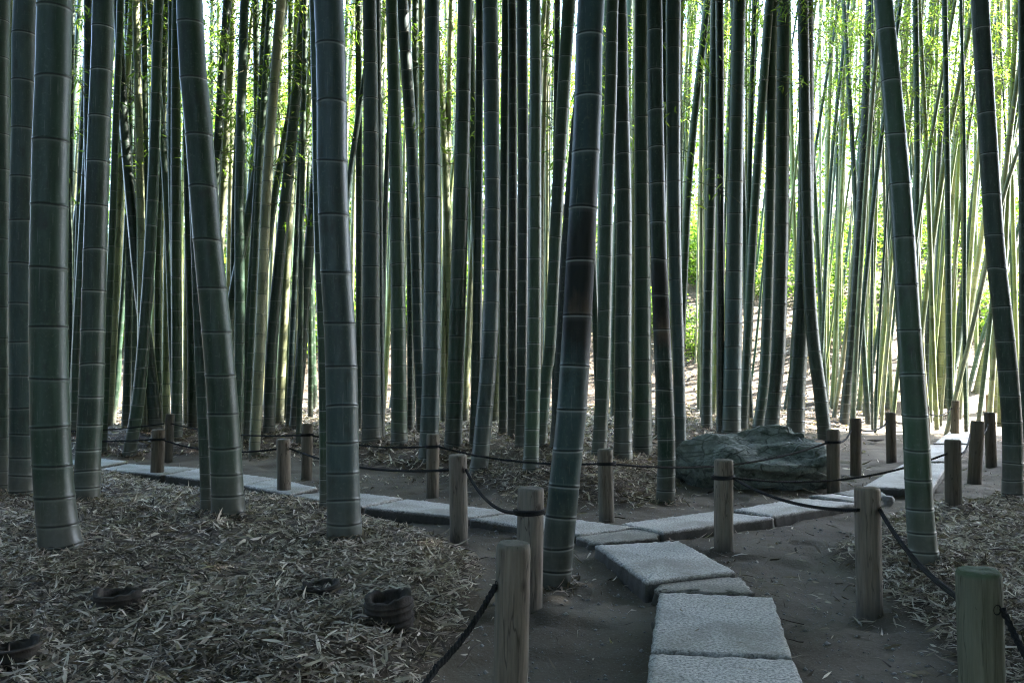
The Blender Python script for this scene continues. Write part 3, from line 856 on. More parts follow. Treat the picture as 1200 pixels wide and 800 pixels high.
def trunk_mesh(h, r, seed):
    rs = random.Random(seed); z = np.linspace(-.3, h, 10)
    ph = rs.uniform(0, 6)
    v, q = tube(np.stack([.25 * np.sin(z * .6 + ph) - .25 * math.sin(ph), .15 * np.sin(z * .5 + ph * 2), z], 1), r * np.linspace(1.15, .45, 10), 9)
    vs, fs, n = [v], [q], len(v)
    for k in range(6):
        z0 = h * rs.uniform(.45, .95); a = rs.uniform(0, 6.28); l = rs.uniform(.9, 2.0); s = np.linspace(0, 1, 6)
        b, q = tube(np.stack([.25 * math.sin(z0 * .6 + ph) - .25 * math.sin(ph) + np.cos(a) * l * s, .15 * math.sin(z0 * .5 + ph * 2) + np.sin(a) * l * s, z0 + l * .8 * s], 1), r * .4 * np.linspace(1, .25, 6), 6)
        vs.append(b); fs.append(q + n); n += len(b)
    return mesh_np('trunk', np.concatenate(vs), np.concatenate(fs), [M_BARK])


SH = [  # px, depth, scale, label
    (815, 23.5, .75, 'bright green shrub filling the foot of the bright gap behind the boulder'),
    (770, 24.5, .8, 'shrub on the hillside behind the stems left of the bright gap'),
    (985, 23.5, .85, 'sunlit shrub beyond the litter slope right of the boulder'),
    (1150, 24.5, .9, 'sunlit shrub beyond the far end of the right path'),
    (1060, 26.0, .8, 'shrub on the slope behind the tall green leaning stem'),
    (1195, 25.5, .9, 'shrub at the right picture edge beyond the bamboos'),
    (905, 26.5, .9, 'shrub high on the bank behind the dark broad pair'),
    (690, 25.5, 1.0, 'shrub at the back behind the scorched stem'),
    (600, 24.5, 1.1, 'shrub at the back of the grove near the bowed blue stem'),
    (520, 26.0, 1.2, 'shrub at the back seen past the middle back post'),
    (440, 25.0, 1.2, 'shrub at the back beside the thick bluish stem'),
    (345, 24.0, 1.3, 'dark shrub at the back right of the bent front stem'),
    (280, 25.5, 1.2, 'dark shrub at the back behind the slanting stems'),
    (200, 24.5, 1.3, 'dark shrub at the back above the far-left posts'),
    (120, 25.0, 1.3, 'dark shrub at the back beside the rough-footed stem'),
    (30, 24.5, 1.4, 'dark shrub at the back near the left picture edge'),
]
for k, (px, dp) in enumerate([(760, 30), (830, 31), (880, 29), (950, 31), (1010, 29.5), (1100, 30), (1160, 31), (720, 28.5), (640, 29), (560, 28.5), (480, 29.5), (400, 28), (320, 28.5), (240, 29), (150, 28), (70, 28.5), (1030, 33), (900, 34), (800, 35), (818, 27), (798, 28.5), (842, 28), (965, 27), (1130, 27.5)]):
    near_ = min(MARKS[1:-1], key=lambda q: abs(q[0] - px))[1]
    SH.append((px, dp, 1.15, f'shrub {["low", "lowish", "halfway up", "high"][0 if dp < 27.9 else (1 if dp < 29.2 else (2 if dp < 31.5 else 3))]} on the hillside, behind and {"left" if px < min(MARKS[1:-1], key=lambda q: abs(q[0] - px))[0] else "right"} of {near_}'))
for i, (px, dp, sc, lab) in enumerate(SH):
    d = ray(px, 440); t = dp / d[1]; x = d[0] * t
    th = empty('shrub', (x, dp, gz(x, dp)))
    tag(th, lab, 'shrub', 'shrubs along the foot of the hillside')
    f = link('foliage', BUSH[i % 4], th, (0, 0, .75 * sc)); f.scale = (sc * 1.15, sc, sc); f.rotation_euler = (0, 0, i * 1.3)
    v, q = tube(np.array([[0, 0, -.2], [.03, 0, .3], [.0, .04, .8 * sc]]), [.05, .04, .02], 7)
    link('stem', mesh_np('stem', v, q, [M_BARK]), th)
TR = [
    (60, 29, 1.25, 'leafy tree filling the upper left corner behind the bamboos'),
    (175, 31, 1.2, 'leafy tree behind the stems above the far-left posts'),
    (300, 30, 1.3, 'leafy tree behind the stems slanting right at left'),
    (430, 32, 1.2, 'leafy tree behind the thick bluish stem'),
    (545, 31, 1.25, 'leafy tree behind the stems left of the bowed blue one'),
    (660, 33, 1.2, 'leafy tree behind the scorched stem'),
    (780, 36, 1.1, 'leafy tree on the hill above the bright gap'),
    (930, 35, 1.15, 'leafy tree on the hill behind the dark broad pair'),
    (1080, 34, 1.1, 'leafy tree on the hill right of the tall green leaning stem'),
    (1190, 33, 1.2, 'leafy tree on the hill in the upper right corner'),
]
for k in range(17):
    px = -60 + k * 82
    if px > 700 and k % 2: continue
    dp = 38 + (k * 7 % 5) * 1.6
    nb = min(MARKS[1:-1], key=lambda q: abs(q[0] - px))
    TR.append((px, dp, 1.35 + .1 * (k % 4), f'tall tree at the very back, {"second " if (k % 2) else ""}behind and {"left" if px < nb[0] else "right"} of {nb[1]}'))
for i, (px, dp, sc, lab) in enumerate(TR):
    d = ray(px, 440); t = dp / d[1]; x = d[0] * t
    th = empty('tree', (x, dp, gz(x, dp)))
    tag(th, lab, 'tree', 'trees on the hillside behind the grove')
    hh = 2.6 * sc
    c = link('crown', TREE[i % 4], th, (0, 0, hh + .8 * sc)); c.scale = (sc * 1.1, sc, sc); c.rotation_euler = (0, 0, i * 2.1)
    link('trunk', trunk_mesh(hh + 1.2, .16 * sc, i), th)

# ------------------------------------------------------------------ litter of fallen bamboo leaves
def litter(name, n, y0, y1, l0, l1, wr, lift, xm=.72, dens=None):
    yy = y0 + (y1 - y0) * RNG.uniform(0, 1, n) ; xx = RNG.uniform(-1, 1, n) * (yy * xm + .5)
    keep_p = (yy * xm + .5) / (y1 * xm + .5)
    k = RNG.uniform(0, 1, n) < keep_p; xx, yy = xx[k], yy[k]
    z, lt = terrain(xx, yy, True)
    k = RNG.uniform(0, 1, len(xx)) < lt * (.55 + .6 * fbm(xx * 1.7, yy * 1.7, 41)) + .035 * (fbm(xx * 1.1, yy * 1.1, 61) > .47) + .006
    xx, yy, z = xx[k], yy[k], z[k]; m = len(xx)
    a = RNG.uniform(0, 2 * PI, m); el = RNG.normal(.05, .22, m)
    D = np.stack([np.cos(a) * np.cos(el), np.sin(a) * np.cos(el), np.sin(el)], 1)
    ln = RNG.uniform(l0, l1, m) * RNG.choice([1, 1, .6, 1.25], m)
    up = np.tile([0, 0, 1.0], (m, 1)) + RNG.normal(0, .45, (m, 3))
    P = np.stack([xx, yy, z + RNG.uniform(0.0, lift, m)], 1) - D * ln[:, None] * .5
    tone = np.clip(RNG.normal(.52, .29, m) + (fbm(xx * 2.2, yy * 2.2, 8) - .5) * .5, 0, 1)
    return leaf_mesh(name, P, D, up, ln, ln * wr * RNG.uniform(.7, 1.3, m), tone, M_DRY, curl=RNG.normal(.15, .5, m))


parts = [litter('', 125000, 1.75, 4.6, .025, .085, .12, .034), litter('', 115000, 4.6, 9.0, .04, .10, .135, .034), litter('', 60000, 9.0, 16.0, .08, .15, .15, .03), litter('', 30000, 16, 26, .11, .2, .18, .03)]
for st in STEMS:                         # leaves heaped against the feet of the stems
    if st['depth'] > 12.5: continue
    p0 = st['o'].location; Rb = st['w'] * st['depth'] / F / 2 * 1.1; m = int(40 + 900 * Rb)
    a = RNG.uniform(0, 2 * PI, m); rr = Rb + np.abs(RNG.normal(0, .07, m))
    xx = p0.x + rr * np.cos(a); yy = p0.y + rr * np.sin(a); el = RNG.normal(.15, .35, m); az = a + PI + RNG.normal(0, .9, m)
    D = np.stack([np.cos(az) * np.cos(el), np.sin(az) * np.cos(el), np.sin(el)], 1); ln = RNG.uniform(.04, .10, m)
    P = np.stack([xx, yy, terrain(xx, yy) + np.clip(.05 - (rr - Rb) * .4, .004, .05) * RNG.uniform(.2, 1, m)], 1) - D * ln[:, None] * .5
    parts.append(leaf_mesh('', P, D, np.tile([0, 0, 1.0], (m, 1)) + RNG.normal(0, .5, (m, 3)), ln, ln * .14, np.clip(RNG.normal(.35, .25, m), 0, 1), M_DRY, curl=RNG.normal(.15, .5, m)))
off = 0; V_, F_, R_ = [], [], []
on_slab = [(820, 735), (872, 752), (800, 716), (890, 786), (780, 652), (742, 660), (812, 664), (760, 645), (790, 605), (836, 612), (936, 597), (600, 610), (510, 597), (470, 590), (400, 582), (310, 566), (250, 556), (1060, 560), (845, 706), (775, 684), (720, 625), (660, 622), (1085, 552), (880, 601)]
m = len(on_slab); pp = np.array([on_plane(a, b, .076) for a, b in on_slab]); a = RNG.uniform(0, 2 * PI, m)
parts.append(leaf_mesh('', np.column_stack([pp, np.full(m, .076)]), np.column_stack([np.cos(a), np.sin(a), np.zeros(m)]), np.tile([0, 0, 1.0], (m, 1)), RNG.uniform(.03, .08, m), RNG.uniform(.005, .010, m), RNG.uniform(.25, .8, m), M_DRY, curl=RNG.uniform(-.15, .05, m)))

for v, f, r in parts:
    V_.append(v); F_.append(f + off); R_.append(r); off += len(v)
me = mesh_np('leaf_litter', np.concatenate(V_), np.concatenate(F_), [M_DRY], False, {'rnd': np.concatenate(R_)})
tag(link('leaf_litter', me), 'thick litter of dry bamboo leaves covering the banks', 'leaf litter', kind='stuff')

tv, tf, nv = [], [], 0
for k in range(300):
    y = random.uniform(1.9, 8.5); x = random.uniform(-1, 1) * (y * .66)
    a = random.uniform(0, PI); l = random.uniform(.05, .26); s_ = np.linspace(-.5, .5, 6)
    if float(terrain(np.array([x]), np.array([y]), True)[1][0]) < .5 and random.random() < .85: continue
    xs = x + np.cos(a) * l * s_; ys = y + np.sin(a) * l * s_ + random.uniform(-.2, .2) * l * s_ * s_
    v, q = tube(np.stack([xs, ys, terrain(xs, ys) + .018 + random.uniform(0, .02)], 1), np.linspace(.0035, .0015, 6) * random.uniform(.7, 1.4), 5)
    tv.append(v); tf.append(q + nv); nv += len(v)
tag(link('twig_litter', mesh_np('twig_litter', np.concatenate(tv), np.concatenate(tf), [M_SHEATH])), 'thin dry twigs scattered through the leaf litter', 'twigs', kind='stuff')

# pebbles and grit on the trodden earth
n = 15000
yy = RNG.uniform(1.8, 9, n); xx = RNG.uniform(-1, 1, n) * (yy * .68)
z, lt = terrain(xx, yy, True); k = lt < .3; xx, yy, z = xx[k], yy[k], z[k]; n = len(xx)
octv = np.array([[1, 0, 0], [0, 1, 0], [-1, 0, 0], [0, -1, 0], [0, 0, .7], [0, 0, -.7]], float)
octf = np.array([[0, 1, 4], [1, 2, 4], [2, 3, 4], [3, 0, 4], [1, 0, 5], [2, 1, 5], [3, 2, 5], [0, 3, 5]])
sz = np.clip(RNG.lognormal(-5.6, .6, n), .0015, .016)
V = (octv[None] * RNG.uniform(.6, 1.3, (n, 6, 3)) * sz[:, None, None] + np.stack([xx, yy, z + sz * .2], 1)[:, None]).reshape(-1, 3)
Fg = (octf[None] + (np.arange(n) * 6)[:, None, None]).reshape(-1, 3)
tag(link('gravel', mesh_np('gravel', V, Fg, [M_GRAVEL], True)), 'fine grit strewn over the trodden earth', 'gravel', kind='stuff')

# ------------------------------------------------------------------ stone slabs
def slab(pix, label, top=.075, tint=(1, 1, 1), rough=.0022, cat='stepping stone', thick=.16):
    top *= .85
    P = [on_plane(a, b, top) for a, b in pix]
    c = np.mean(P, 0)
    rs = np.random.default_rng(int(abs(c[0] * 1000) + abs(c[1] * 777)))
    out = []
    for i in range(len(P)):
        a, b = P[i], P[(i + 1) % len(P)]
        l = np.linalg.norm(b - a); k = max(2, int(l / .022))
        for j in range(k):
            out.append(a + (b - a) * j / k)
    out = np.array(out) - c
    n = len(out)
    # consistent winding (counter-clockwise)
    area = np.sum(out[:, 0] * np.roll(out[:, 1], -1) - out[:, 1] * np.roll(out[:, 0], -1))
    if area < 0: out = out[::-1]
    tan = np.roll(out, -1, 0) - np.roll(out, 1, 0); nr = np.stack([tan[:, 1], -tan[:, 0]], 1); nr /= np.linalg.norm(nr, axis=1, keepdims=True) + 1e-9
    jit = rs.normal(0, rough, n); jit = (jit + np.roll(jit, 1) + np.roll(jit, -1)) / 2
    rings = []; eg = []
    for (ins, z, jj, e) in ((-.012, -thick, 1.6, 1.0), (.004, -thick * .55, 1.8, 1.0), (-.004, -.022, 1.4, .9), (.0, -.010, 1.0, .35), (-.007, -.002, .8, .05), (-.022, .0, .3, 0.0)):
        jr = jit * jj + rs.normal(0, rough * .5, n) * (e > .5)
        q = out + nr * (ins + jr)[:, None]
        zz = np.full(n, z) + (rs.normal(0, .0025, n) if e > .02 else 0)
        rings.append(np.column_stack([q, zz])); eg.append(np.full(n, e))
    # inner top: shrink towards the middle
    for s in (.86, .6, .3):
        q = out * s
        zz = np.full(n, .0005 * (1 - s))
        rings.append(np.column_stack([q, zz])); eg.append(np.zeros(n))
    V = np.concatenate(rings); m = len(rings)
    i = np.arange(m * n).reshape(m, n)
    faces = [tuple(int(z) for z in q) for q in np.stack([i[:-1], np.roll(i[:-1], -1, 1), np.roll(i[1:], -1, 1), i[1:]], -1).reshape(-1, 4)]
    V = np.vstack([V, [[0, 0, 0]]]); ce = len(V) - 1
    faces += [(int(i[-1][j]), int(i[-1][(j + 1) % n]), ce) for j in range(n)]
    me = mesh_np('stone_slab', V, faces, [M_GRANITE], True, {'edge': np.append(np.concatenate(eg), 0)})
    o = link('stone_slab', me, None, (c[0], c[1], top)); o.color = (*tint, 1)
    tag(o, label, cat, 'stone slabs of the forking garden path')
    return o


slab([(762, 764), (930, 772), (948, 812), (962, 845), (752, 850), (757, 800)], 'granite slab cut off by the bottom picture edge')
slab([(772, 693), (906, 699), (929, 769), (762, 761)], 'broad granite slab second from the bottom picture edge', top=.078)
slab([(767, 677), (800, 672), (866, 676), (886, 693), (868, 695), (772, 691)], 'small irregular flat stone wedged before the tilted square slab', top=.06, tint=(.62, .6, .56), rough=.01)
slab([(697, 638), (796, 633), (863, 669), (757, 681)], 'diagonal square granite slab between two irregular flat stones', top=.085)
slab([(674, 628), (694, 621), (730, 615), (748, 616), (773, 623), (772, 630), (700, 636)], 'irregular brownish flat stone at the fork of the path', top=.06, tint=(.62, .61, .57), rough=.01)
slab([(727, 613), (838, 598), (907, 606), (777, 623)], 'granite slab behind the lone post, first of the right branch', top=.08)
slab([(860, 596), (938, 583), (1006, 589), (906, 604)], 'granite slab below the boulder, second of the right branch', top=.08)
slab([(948, 580), (975, 578), (1016, 584), (1004, 588)], 'narrow granite sliver at the end of the slab below the boulder', top=.06)
slab([(977, 577), (1000, 573), (1034, 575), (1040, 581), (1010, 583)], 'small worn flat stone at the foot of the post at the boulder end', top=.04, tint=(.6, .62, .6))
slab([(1010, 570), (1058, 543), (1112, 542), (1092, 573)], 'long slab crossed by the tall green leaning stem', top=.08)
slab([(1062, 540), (1090, 521), (1135, 521), (1116, 540)], 'granite slab behind the close row of posts on the right path', top=.08)
slab([(1094, 519), (1112, 506), (1152, 506), (1138, 519)], 'farthest granite slab of the right path', top=.10)
slab([(550, 607), (612, 600), (745, 617), (680, 626)], 'granite slab behind the scorched stem, first of the left branch', top=.075)
slab([(428, 594), (477, 584), (605, 599), (546, 606)], 'long pale slab between the two posts left of the path fork', top=.075)
slab([(343, 580), (397, 574), (472, 583), (424, 593)], 'slab of the left branch crossed by the thick bluish stem', top=.075)
slab([(285, 568), (326, 560), (372, 571), (340, 579)], 'slab of the left branch beside the post right of the bent stem', top=.075)
slab([(193, 556), (235, 548), (322, 560), (282, 568)], 'slab of the left branch between the bent stem and the far-left post', top=.075)
slab([(116, 549), (150, 543), (232, 548), (188, 556)], 'slab of the left branch right of the rough-footed dark stem', top=.075, tint=(.75, .77, .72))
slab([(60, 541), (110, 536), (150, 540), (112, 547)], 'farthest slab of the left branch behind the front stems', top=.075, tint=(.7, .75, .7))

# ------------------------------------------------------------------ posts and ropes
POSTS = {}


def post(key, px, top_y, base_y, w, label, hole=None, groove=False, mossy=0.0, tint=(1, 1, 1), tilt=0.0):
    if base_y is None: base_y = top_y + 100
    if base_y > 790:
        b2 = on_plane(px, base_y); g = np.array([b2[0], b2[1], gz(b2[0], b2[1])])
    else: g = on_ground(px, base_y)
    d = ray(px, top_y); H = CAMZ + d[2] * (g[1] / d[1]) - g[2]
    R = w / F * g[1] / 2
    rs = np.random.default_rng(len(POSTS) + 91)
    seg = 28
    a = np.linspace(0, 2 * PI, seg, endpoint=False)
    prof = [(-.25, 1.0), (0, 1.02), (.02, 1.0)] + [(H * q, 1.0) for q in np.linspace(.1, .93, 12)]
    if groove:
        gzz = H * .80
        prof = [p for p in prof if abs(p[0] - gzz) > .02] + [(gzz - .014, 1.0), (gzz - .006, .93), (gzz + .006, .93), (gzz + .014, 1.0)]
        prof.sort()
    prof += [(H - .017, .995), (H - .007, .965), (H - .0015, .90), (H, .82), (H + .001, .45)]
    lob = 1 + .012 * np.cos(a * 3 + rs.uniform(0, 6)) + .010 * np.cos(a * 5 + rs.uniform(0, 6)) + rs.normal(0, .004, seg)
    V, tp, lw = [], [], []
    for z, s in prof:
        for j in range(seg):
            V.append((R * s * lob[j] * math.cos(a[j]), R * s * lob[j] * math.sin(a[j]), z + (rs.normal(0, .0012) if z > H - .005 else 0)))
            tp.append(1.0 if z > H - .008 else 0.0); lw.append(max(0, 1 - max(z, 0) / .09))
    n = len(prof)
    faces = []
    for i in range(n - 1):
        for j in range(seg):
            faces.append((i * seg + j, i * seg + (j + 1) % seg, (i + 1) * seg + (j + 1) % seg, (i + 1) * seg + j))
    V.append((0, 0, H)); tp.append(1); lw.append(0)
    faces += [((n - 1) * seg + j, (n - 1) * seg + (j + 1) % seg, len(V) - 1) for j in range(seg)]
    th = empty('wooden_post', g)
    th.rotation_euler = (rs.uniform(-.025, .025), tilt + rs.uniform(-.025, .025), 0)
    o = link('shaft', mesh_np('shaft', V, faces, [M_WOOD], True, {'top': tp, 'low': lw}), th)
    o.color = (*tint, mossy)
    rz = H * (.80 if groove else (hole[1] if hole else .80))
    if hole:
        # a rope hole: bore and ring lip, its shade put into the dark colour
        ang = hole[0]
        rr = .011
        c0 = np.array([math.cos(ang), math.sin(ang), 0.0]); sx = np.array([-math.sin(ang), math.cos(ang), 0.0])
        pr = [(1.012, rr * 1.25), (1.016, rr * 1.05), (1.004, rr), (.93, rr * .9), (.92, .0005)]
        hv, hf = [], []
        for i, (q, r_) in enumerate(pr):
            for j in range(14):
                t_ = 2 * PI * j / 14
                hv.append(c0 * R * q + sx * r_ * math.cos(t_) + np.array([0, 0, rz + r_ * math.sin(t_)]))
        for i in range(len(pr) - 1):
            for j in range(14):
                hf.append((i * 14 + j, i * 14 + (j + 1) % 14, (i + 1) * 14 + (j + 1) % 14, (i + 1) * 14 + j))
        link('rope_hole', mesh_np('rope_hole', hv, hf, [M_HOLE]), th)
    tag(th, label, 'post', 'wooden posts of the rope fence')
    POSTS[key] = (g, H, R, rz)


q = PI
post('P1', 597, 635, 853, 40, 'thick weathered post nearest the camera, cut by the bottom picture edge', hole=(-2.75, .79), tint=(.95, .95, .9))
post('P2', 620, 571, 716, 31, 'post just left of the foot of the scorched stem, rope wound round it', groove=True)
post('P3', 538, 532, 638, 21, 'post on the edge of the left leaf bank, left of the path fork', hole=(-.7, .83))
post('P4', 848, 538, 645, 22, 'lone post on bare earth in front of the right branch slabs', groove=True, tint=(.95, .93, .86))
post('P5', 711, 526, 612, 18, 'post behind the path fork with litter at its foot', groove=True, tint=(.8, .8, .74))
post('P6', 507, 508, 583, 15, 'post in the middle of the back rope, before upright dark stem', groove=True, tint=(.78, .76, .7))
post('P7', 333, 514, 585, 16, 'pale post beside left branch slabs, right of the bent stem', hole=(-.6, .84))
post('P8', 359, 496, 563, 13, 'back rope post just left of the thick bluish stem', groove=True, tint=(.72, .7, .64))
post('P9', 184, 503, 562, 15, 'front one of the two far-left posts', groove=True, tint=(.78, .74, .68))
post('P10', 197, 485, 541, 10, 'dark rear one of the two far-left posts', tint=(.5, .5, .47))
post('P11', 1019, 571, 720, 29, 'post before the tall green leaning stem, at the right bank edge', hole=(-.75, .83), tint=(.92, .9, .84))
post('P12', 1154, 667, 914, 49, 'large green moss-topped post in the lower right corner', hole=(-1.25, .84), mossy=.9, tint=(.95, 1, .9))
post('P13', 1117, 515, 595, 18, 'nearest of the close row of posts on the right path', hole=(-.9, .80), tint=(.6, .57, .5))
post('P14', 1142, 493, 567, 15, 'middle one of the close row on the right path, leaning slightly', hole=(-.9, .80), tint=(.6, .57, .5), tilt=.05)
post('P15', 1162, 483, 547, 12, 'third of the close row of posts on the right path', hole=(-.9, .80), tint=(.55, .52, .46))
post('P16', 977, 503, 578, 15, 'post standing at the right end of the boulder', groove=True, tint=(.62, .58, .5))
post('P17', 1003, 490, 557, 12.5, 'second back post right of the boulder', hole=(-.9, .80), tint=(.5, .46, .4))
post('P18', 1045, 483, 541, 11.5, 'third back post right of the boulder, left of tall green stem', hole=(-.9, .80), tint=(.55, .5, .42))
post('P19', 1086, 475, 527, 9, 'post peeping out right of the tall green leaning stem', hole=(-.9, .80), tint=(.85, .82, .7))
post('P20', 1119, 469, 514, 9, 'yellowish far post where the right path bends', hole=(-.9, .80), tint=(1.15, 1.0, .75))
post('P21', 1160, 462, 497, 7.5, 'farthest small post rising behind the close row', hole=(-.9, .80), tint=(1.1, .95, .75))


def anchor(k, side=0.0, front=-1.0):
    g, H, R, rz = POSTS[k]
    return np.array([g[0] + side * R, g[1] + front * R * math.sqrt(max(0, 1 - side * side)), g[2] + rz])


def rope(label, segs, r=.0095, wraps=()):
    """segs: list of (start, end, sag); the rope is laid through them in turn, with three twisted strands"""
    vs, fs, nv = [], [], 0
    for a, b, sag in segs:
        L_ = np.linalg.norm(b - a); n = max(24, int(L_ / .018))
        s = np.linspace(0, 1, n)
        p = a[None] * (1 - s[:, None]) + b[None] * s[:, None]
        p[:, 2] -= sag * 4 * s * (1 - s)
        for st in range(3):
            ph = s * L_ / .055 * 2 * PI + st * 2 * PI / 3
            tg = (b - a) / L_; sd_ = np.cross(tg, [0, 0, 1.0]); sd_ /= np.linalg.norm(sd_); up = np.cross(sd_, tg)
            q_ = p + (np.cos(ph)[:, None] * sd_ + np.sin(ph)[:, None] * up) * r * .52
            v, f = tube(q_, np.full(n, r * .56), 6); vs.append(v); fs.append(f + nv); nv += len(v)
    for k in wraps:
        g, H, R, rz = POSTS[k]
        t_ = np.linspace(0, 4.15 * PI, 90)
        p = np.stack([g[0] + (R * 1.0 + r * .6) * np.cos(t_), g[1] + (R * 1.0 + r * .6) * np.sin(t_), g[2] + rz - r + t_ / (4 * PI) * r * 2], 1)
        v, f = tube(p, np.full(90, r * .85), 7); vs.append(v); fs.append(f + nv); nv += len(v)
    V = np.concatenate(vs); c = V.mean(0)
    o = link('rope', mesh_np('rope', V - c, np.concatenate(fs), [M_ROPE]), None, c)
    tag(o, label, 'rope', 'black ropes strung between the posts')


A = anchor
offL = lambda px, py, d: np.array([ray(px, py)[0] * d / ray(px, py)[1], d, CAMZ + ray(px, py)[2] * d / ray(px, py)[1]])
rope('black rope along the front of the left branch, ending by the scorched stem',
     [(offL(40, 512, 9.6), A('P9', -.9), .03), (A('P9', .9), A('P7', -.9), .07), (A('P7', .9), A('P3', -.9), .07), (A('P3', .8), A('P2', -.9), .07)], wraps=('P9', 'P2'))
rope('black rope running behind the path from far left across the boulder to the right posts',
     [(offL(60, 505, 11.5), A('P10', -.9), .03), (A('P10', .9), A('P8', -.9), .06), (A('P8', .9), A('P6', -.9), .05), (A('P6', .9), A('P5', -.9), .05), (A('P5', .9), A('P16', -.9), .10),
      (A('P16', .9), A('P17', -.9), .03), (A('P17', .9), A('P18', -.9), .05), (A('P18', .9), A('P19', -.9), .06), (A('P19', .9), A('P20', -.9), .06)], wraps=('P8', 'P6', 'P5', 'P16'))
rope('black rope from the lone post past the right bank posts to the mossy corner post',
     [(A('P4', .9), A('P11', -.9), .05), (A('P11', .7), A('P12', -.6), .05), (A('P12', .55), offL(1290, 870, 1.75), .05)], wraps=('P4',))
rope('thin black rope from the lone post to the close row of posts on the right',
     [(A('P4', .95), A('P13', -.9), .09), (A('P13', .8), A('P14', -.8), .05), (A('P14', .8), A('P15', -.8), .04), (A('P15', .8), offL(1240, 478, 9.6), .05)], r=.008)
rope('black rope sagging from the nearest post out of the bottom picture edge',
     [(A('P1', -.8, -.9), offL(512, 781, 2.3), .02), (offL(512, 781, 2.3), offL(440, 850, 2.0), .02)], r=.010)

# ------------------------------------------------------------------ boulder and small stone
def boulder(name, half, loc, seed, label, cut=None, rotz=0.0, mats=M_ROCK, sub=5, amp=.22):
    import bmesh
    bm = bmesh.new(); bmesh.ops.create_icosphere(bm, subdivisions=sub, radius=1.0)
    rs = np.random.default_rng(seed)
    V = np.array([v.co[:] for v in bm.verts])
    # chisel planes give flat faces and ridges
    for _ in range(13):
        nrm = rs.normal(0, 1, 3); nrm /= np.linalg.norm(nrm); h = rs.uniform(.62, .88)
        dd = V @ nrm; k = dd > h; V[k] -= np.outer(dd[k] - h, nrm) * .92
    if cut is not None: V = cut(V)
    n1 = fbm(V[:, 0] * 2.2 + 5 + V[:, 2] * 1.3, V[:, 1] * 2.2 + 9 - V[:, 2], seed) - .5
    n2 = fbm(V[:, 0] * 7 + 5 + V[:, 2] * 5, V[:, 1] * 7 + 3 + V[:, 2] * 4, seed + 3) - .5
    rdg = 1 - 2 * np.abs(fbm(V[:, 0] * 3 + 15 + V[:, 2] * 2, V[:, 1] * 4 + 3 + V[:, 2] * 4, seed + 7) - .5)
    V = V * (1 + amp * n1 + amp * .35 * n2 - amp * .35 * (rdg - .8))[:, None]
    V = V * np.array(half)
    for v, c in zip(bm.verts, V): v.co = c
    me = bpy.data.meshes.new(name); bm.to_mesh(me); bm.free()
    me.polygons.foreach_set('use_smooth', np.ones(len(me.polygons), bool)); me.materials.append(mats)
    o = link(name, me, None, loc); o.rotation_euler = (0, 0, rotz)
    tag(o, label, 'rock')
    return o


import bmesh
from mathutils import noise as mnoise
pts_b = [(-.50, .66, .40), (-.14, .70, .51), (.3, .68, .55), (.55, .55, .50), (.67, .30, .42), (.68, .24, .10), (-.80, .58, .30), (-.56, .34, .20), (-.05, .04, .23), (.3, -.02, .22), (.62, .08, .30),
         (-.45, .50, -.15), (.0, .42, -.15), (.45, .36, -.15), (.62, .40, -.15), (.6, 1.0, -.15), (-.5, 1.0, -.15), (.4, 1.1, .3), (-.3, 1.1, .3)]
bm = bmesh.new()
for p in pts_b: bm.verts.new(p)
bmesh.ops.convex_hull(bm, input=bm.verts)
for v in [v for v in bm.verts if not v.link_faces]: bm.verts.remove(v)
bmesh.ops.triangulate(bm, faces=bm.faces[:])
for _ in range(5):
    long_ = [e for e in bm.edges if e.calc_length() > .03]
    if long_: bmesh.ops.subdivide_edges(bm, edges=long_, cuts=1, use_grid_fill=True)
    bmesh.ops.triangulate(bm, faces=[f for f in bm.faces if len(f.verts) > 4])
for _ in range(2): bmesh.ops.smooth_vert(bm, verts=bm.verts, factor=.35, use_axis_x=True, use_axis_y=True, use_axis_z=True)
bm.normal_update()
mv = []
for v in bm.verts:
    c = v.co
    r1 = mnoise.ridged_multi_fractal(Vector((c.x * 1.6, c.y * 2.6, c.z * 3.4 + 4)), .9, 2.1, 5, 1.0, 2.0)
    st_ = mnoise.noise(Vector((c.x * 2.2 + 7, c.y * 3.5, c.z * 6)))
    vo_ = mnoise.voronoi(Vector((c.x * 3.2, c.y * 4.5, c.z * 5)))[0]
    mv.append(v.normal * (.020 * (r1 - 1.2) + .10 * (round(st_ * 3) / 3 * .6 + st_ * .4) + .05 * min(.35, vo_[1] - vo_[0]) - .01))
for v, d in zip(bm.verts, mv): v.co += d
me = bpy.data.meshes.new('boulder'); bm.to_mesh(me); bm.free(); me.materials.append(M_ROCK)
me.polygons.foreach_set('use_smooth', np.ones(len(me.polygons), bool))
g = on_ground(893, 579)
tag(link('boulder', me, None, (g[0], g[1], g[2])), 'large angular grey-green mossy boulder lying behind the right branch slabs', 'rock')
g = on_ground(1041, 592)
boulder('stone', (.055, .05, .06), (g[0], g[1], g[2] + .03), 8, 'small pale bluish stone half hidden by the post at the right bank edge', None, .4, M_GRAVEL, 3)

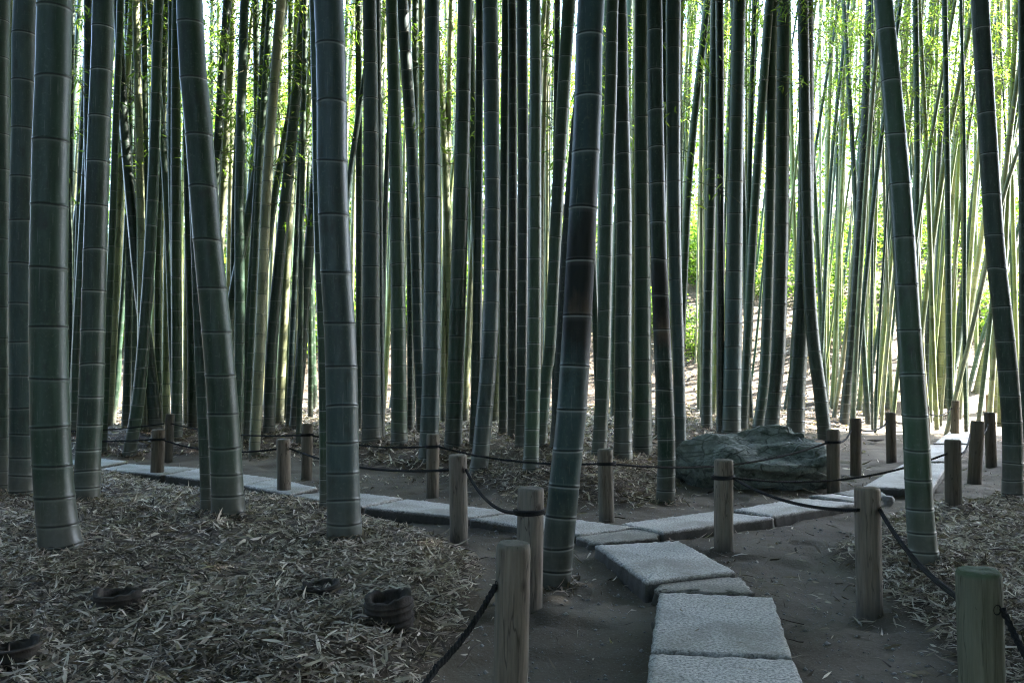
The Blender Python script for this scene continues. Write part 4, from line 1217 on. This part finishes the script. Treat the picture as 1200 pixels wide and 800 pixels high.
# ------------------------------------------------------------------ cut bamboo stumps
def stump(px, base_y, w, h, label, seed, tilt=0.0, jag=.007, wall=.74):
    g = on_ground(px, base_y); R = w / F * g[1] / 2; H = h / F * g[1] * .88
    rs = np.random.default_rng(seed); seg = 36; a = np.linspace(0, 2 * PI, seg, endpoint=False)
    jg = rs.normal(0, jag, seg); jg = jg * .5 + .3 * np.roll(jg, 1) + jag * .7 * np.cos(a * 2 + seed)
    prof = [(-.10, 1.03, 0)]
    z = .0
    while z < H * .8:
        prof += [(z, .97, 0), (z + .005, 1.07, 0), (z + .009, 1.06, 0), (z + .012, .97, 0)]; z += .019 + rs.uniform(0, .012)
    prof += [(H - .004, 1.0, 1), (H, .97, 1), (H, wall + .04, 1), (H - .008, wall, 1), (H * .62, wall * .95, 0), (H * .55, .05, 0)]
    V = [(R * s * (1 + rs.normal(0, .008)) * math.cos(a[j]), R * s * (1 + rs.normal(0, .008)) * math.sin(a[j]), z + jg[j] * t) for z, s, t in prof for j in range(seg)]
    n = len(prof)
    f = [(i * seg + j, i * seg + (j + 1) % seg, (i + 1) * seg + (j + 1) % seg, (i + 1) * seg + j) for i in range(n - 1) for j in range(seg)]
    o = link('bamboo_stump', mesh_np('bamboo_stump', V, f, [M_STUMP]), None, g); o.rotation_euler = (tilt * .6, tilt, rs.uniform(0, 6))
    tag(o, label, 'stump', 'rotting cut bamboo stumps in the leaf litter')


stump(137, 718, 52, 26, 'low ringed black stump left of the other stumps, amid leaf litter', 3)
stump(376, 697, 42, 15, 'low crumbling stump half sunk in litter, left of the taller hollow one', 6, jag=.007)
stump(457, 730, 54, 36, 'hollow open-topped black stump, tallest of the stumps', 9, tilt=.08, jag=.008)
stump(19, 782, 52, 26, 'broken hollow stump in the lower left corner', 12, tilt=-.08, jag=.010)

# dry culm sheath on the bare earth of the right path
g = on_ground(1026, 519)
s = np.linspace(-1, 1, 12); u = np.linspace(-1, 1, 7)
SS, UU = np.meshgrid(s, u, indexing='ij')
V = np.stack([SS * .13, UU * .035 * (1 - SS ** 2 * .8), .02 + .03 * (1 - UU ** 2) * (1 - SS ** 2) + .02 * np.abs(SS)], -1).reshape(-1, 3)
i = np.arange(84).reshape(12, 7)
V2 = V - np.array([0, 0, .004])
f1 = np.stack([i[:-1, :-1], i[1:, :-1], i[1:, 1:], i[:-1, 1:]], -1).reshape(-1, 4)
o = link('culm_sheath', mesh_np('culm_sheath', np.vstack([V, V2]), np.vstack([f1, f1[:, ::-1] + 84]), [M_SHEATH]), None, g); o.rotation_euler = (0, 0, -.3)
tag(o, 'dark curled culm sheath fallen on bare earth before third back post', 'sheath')
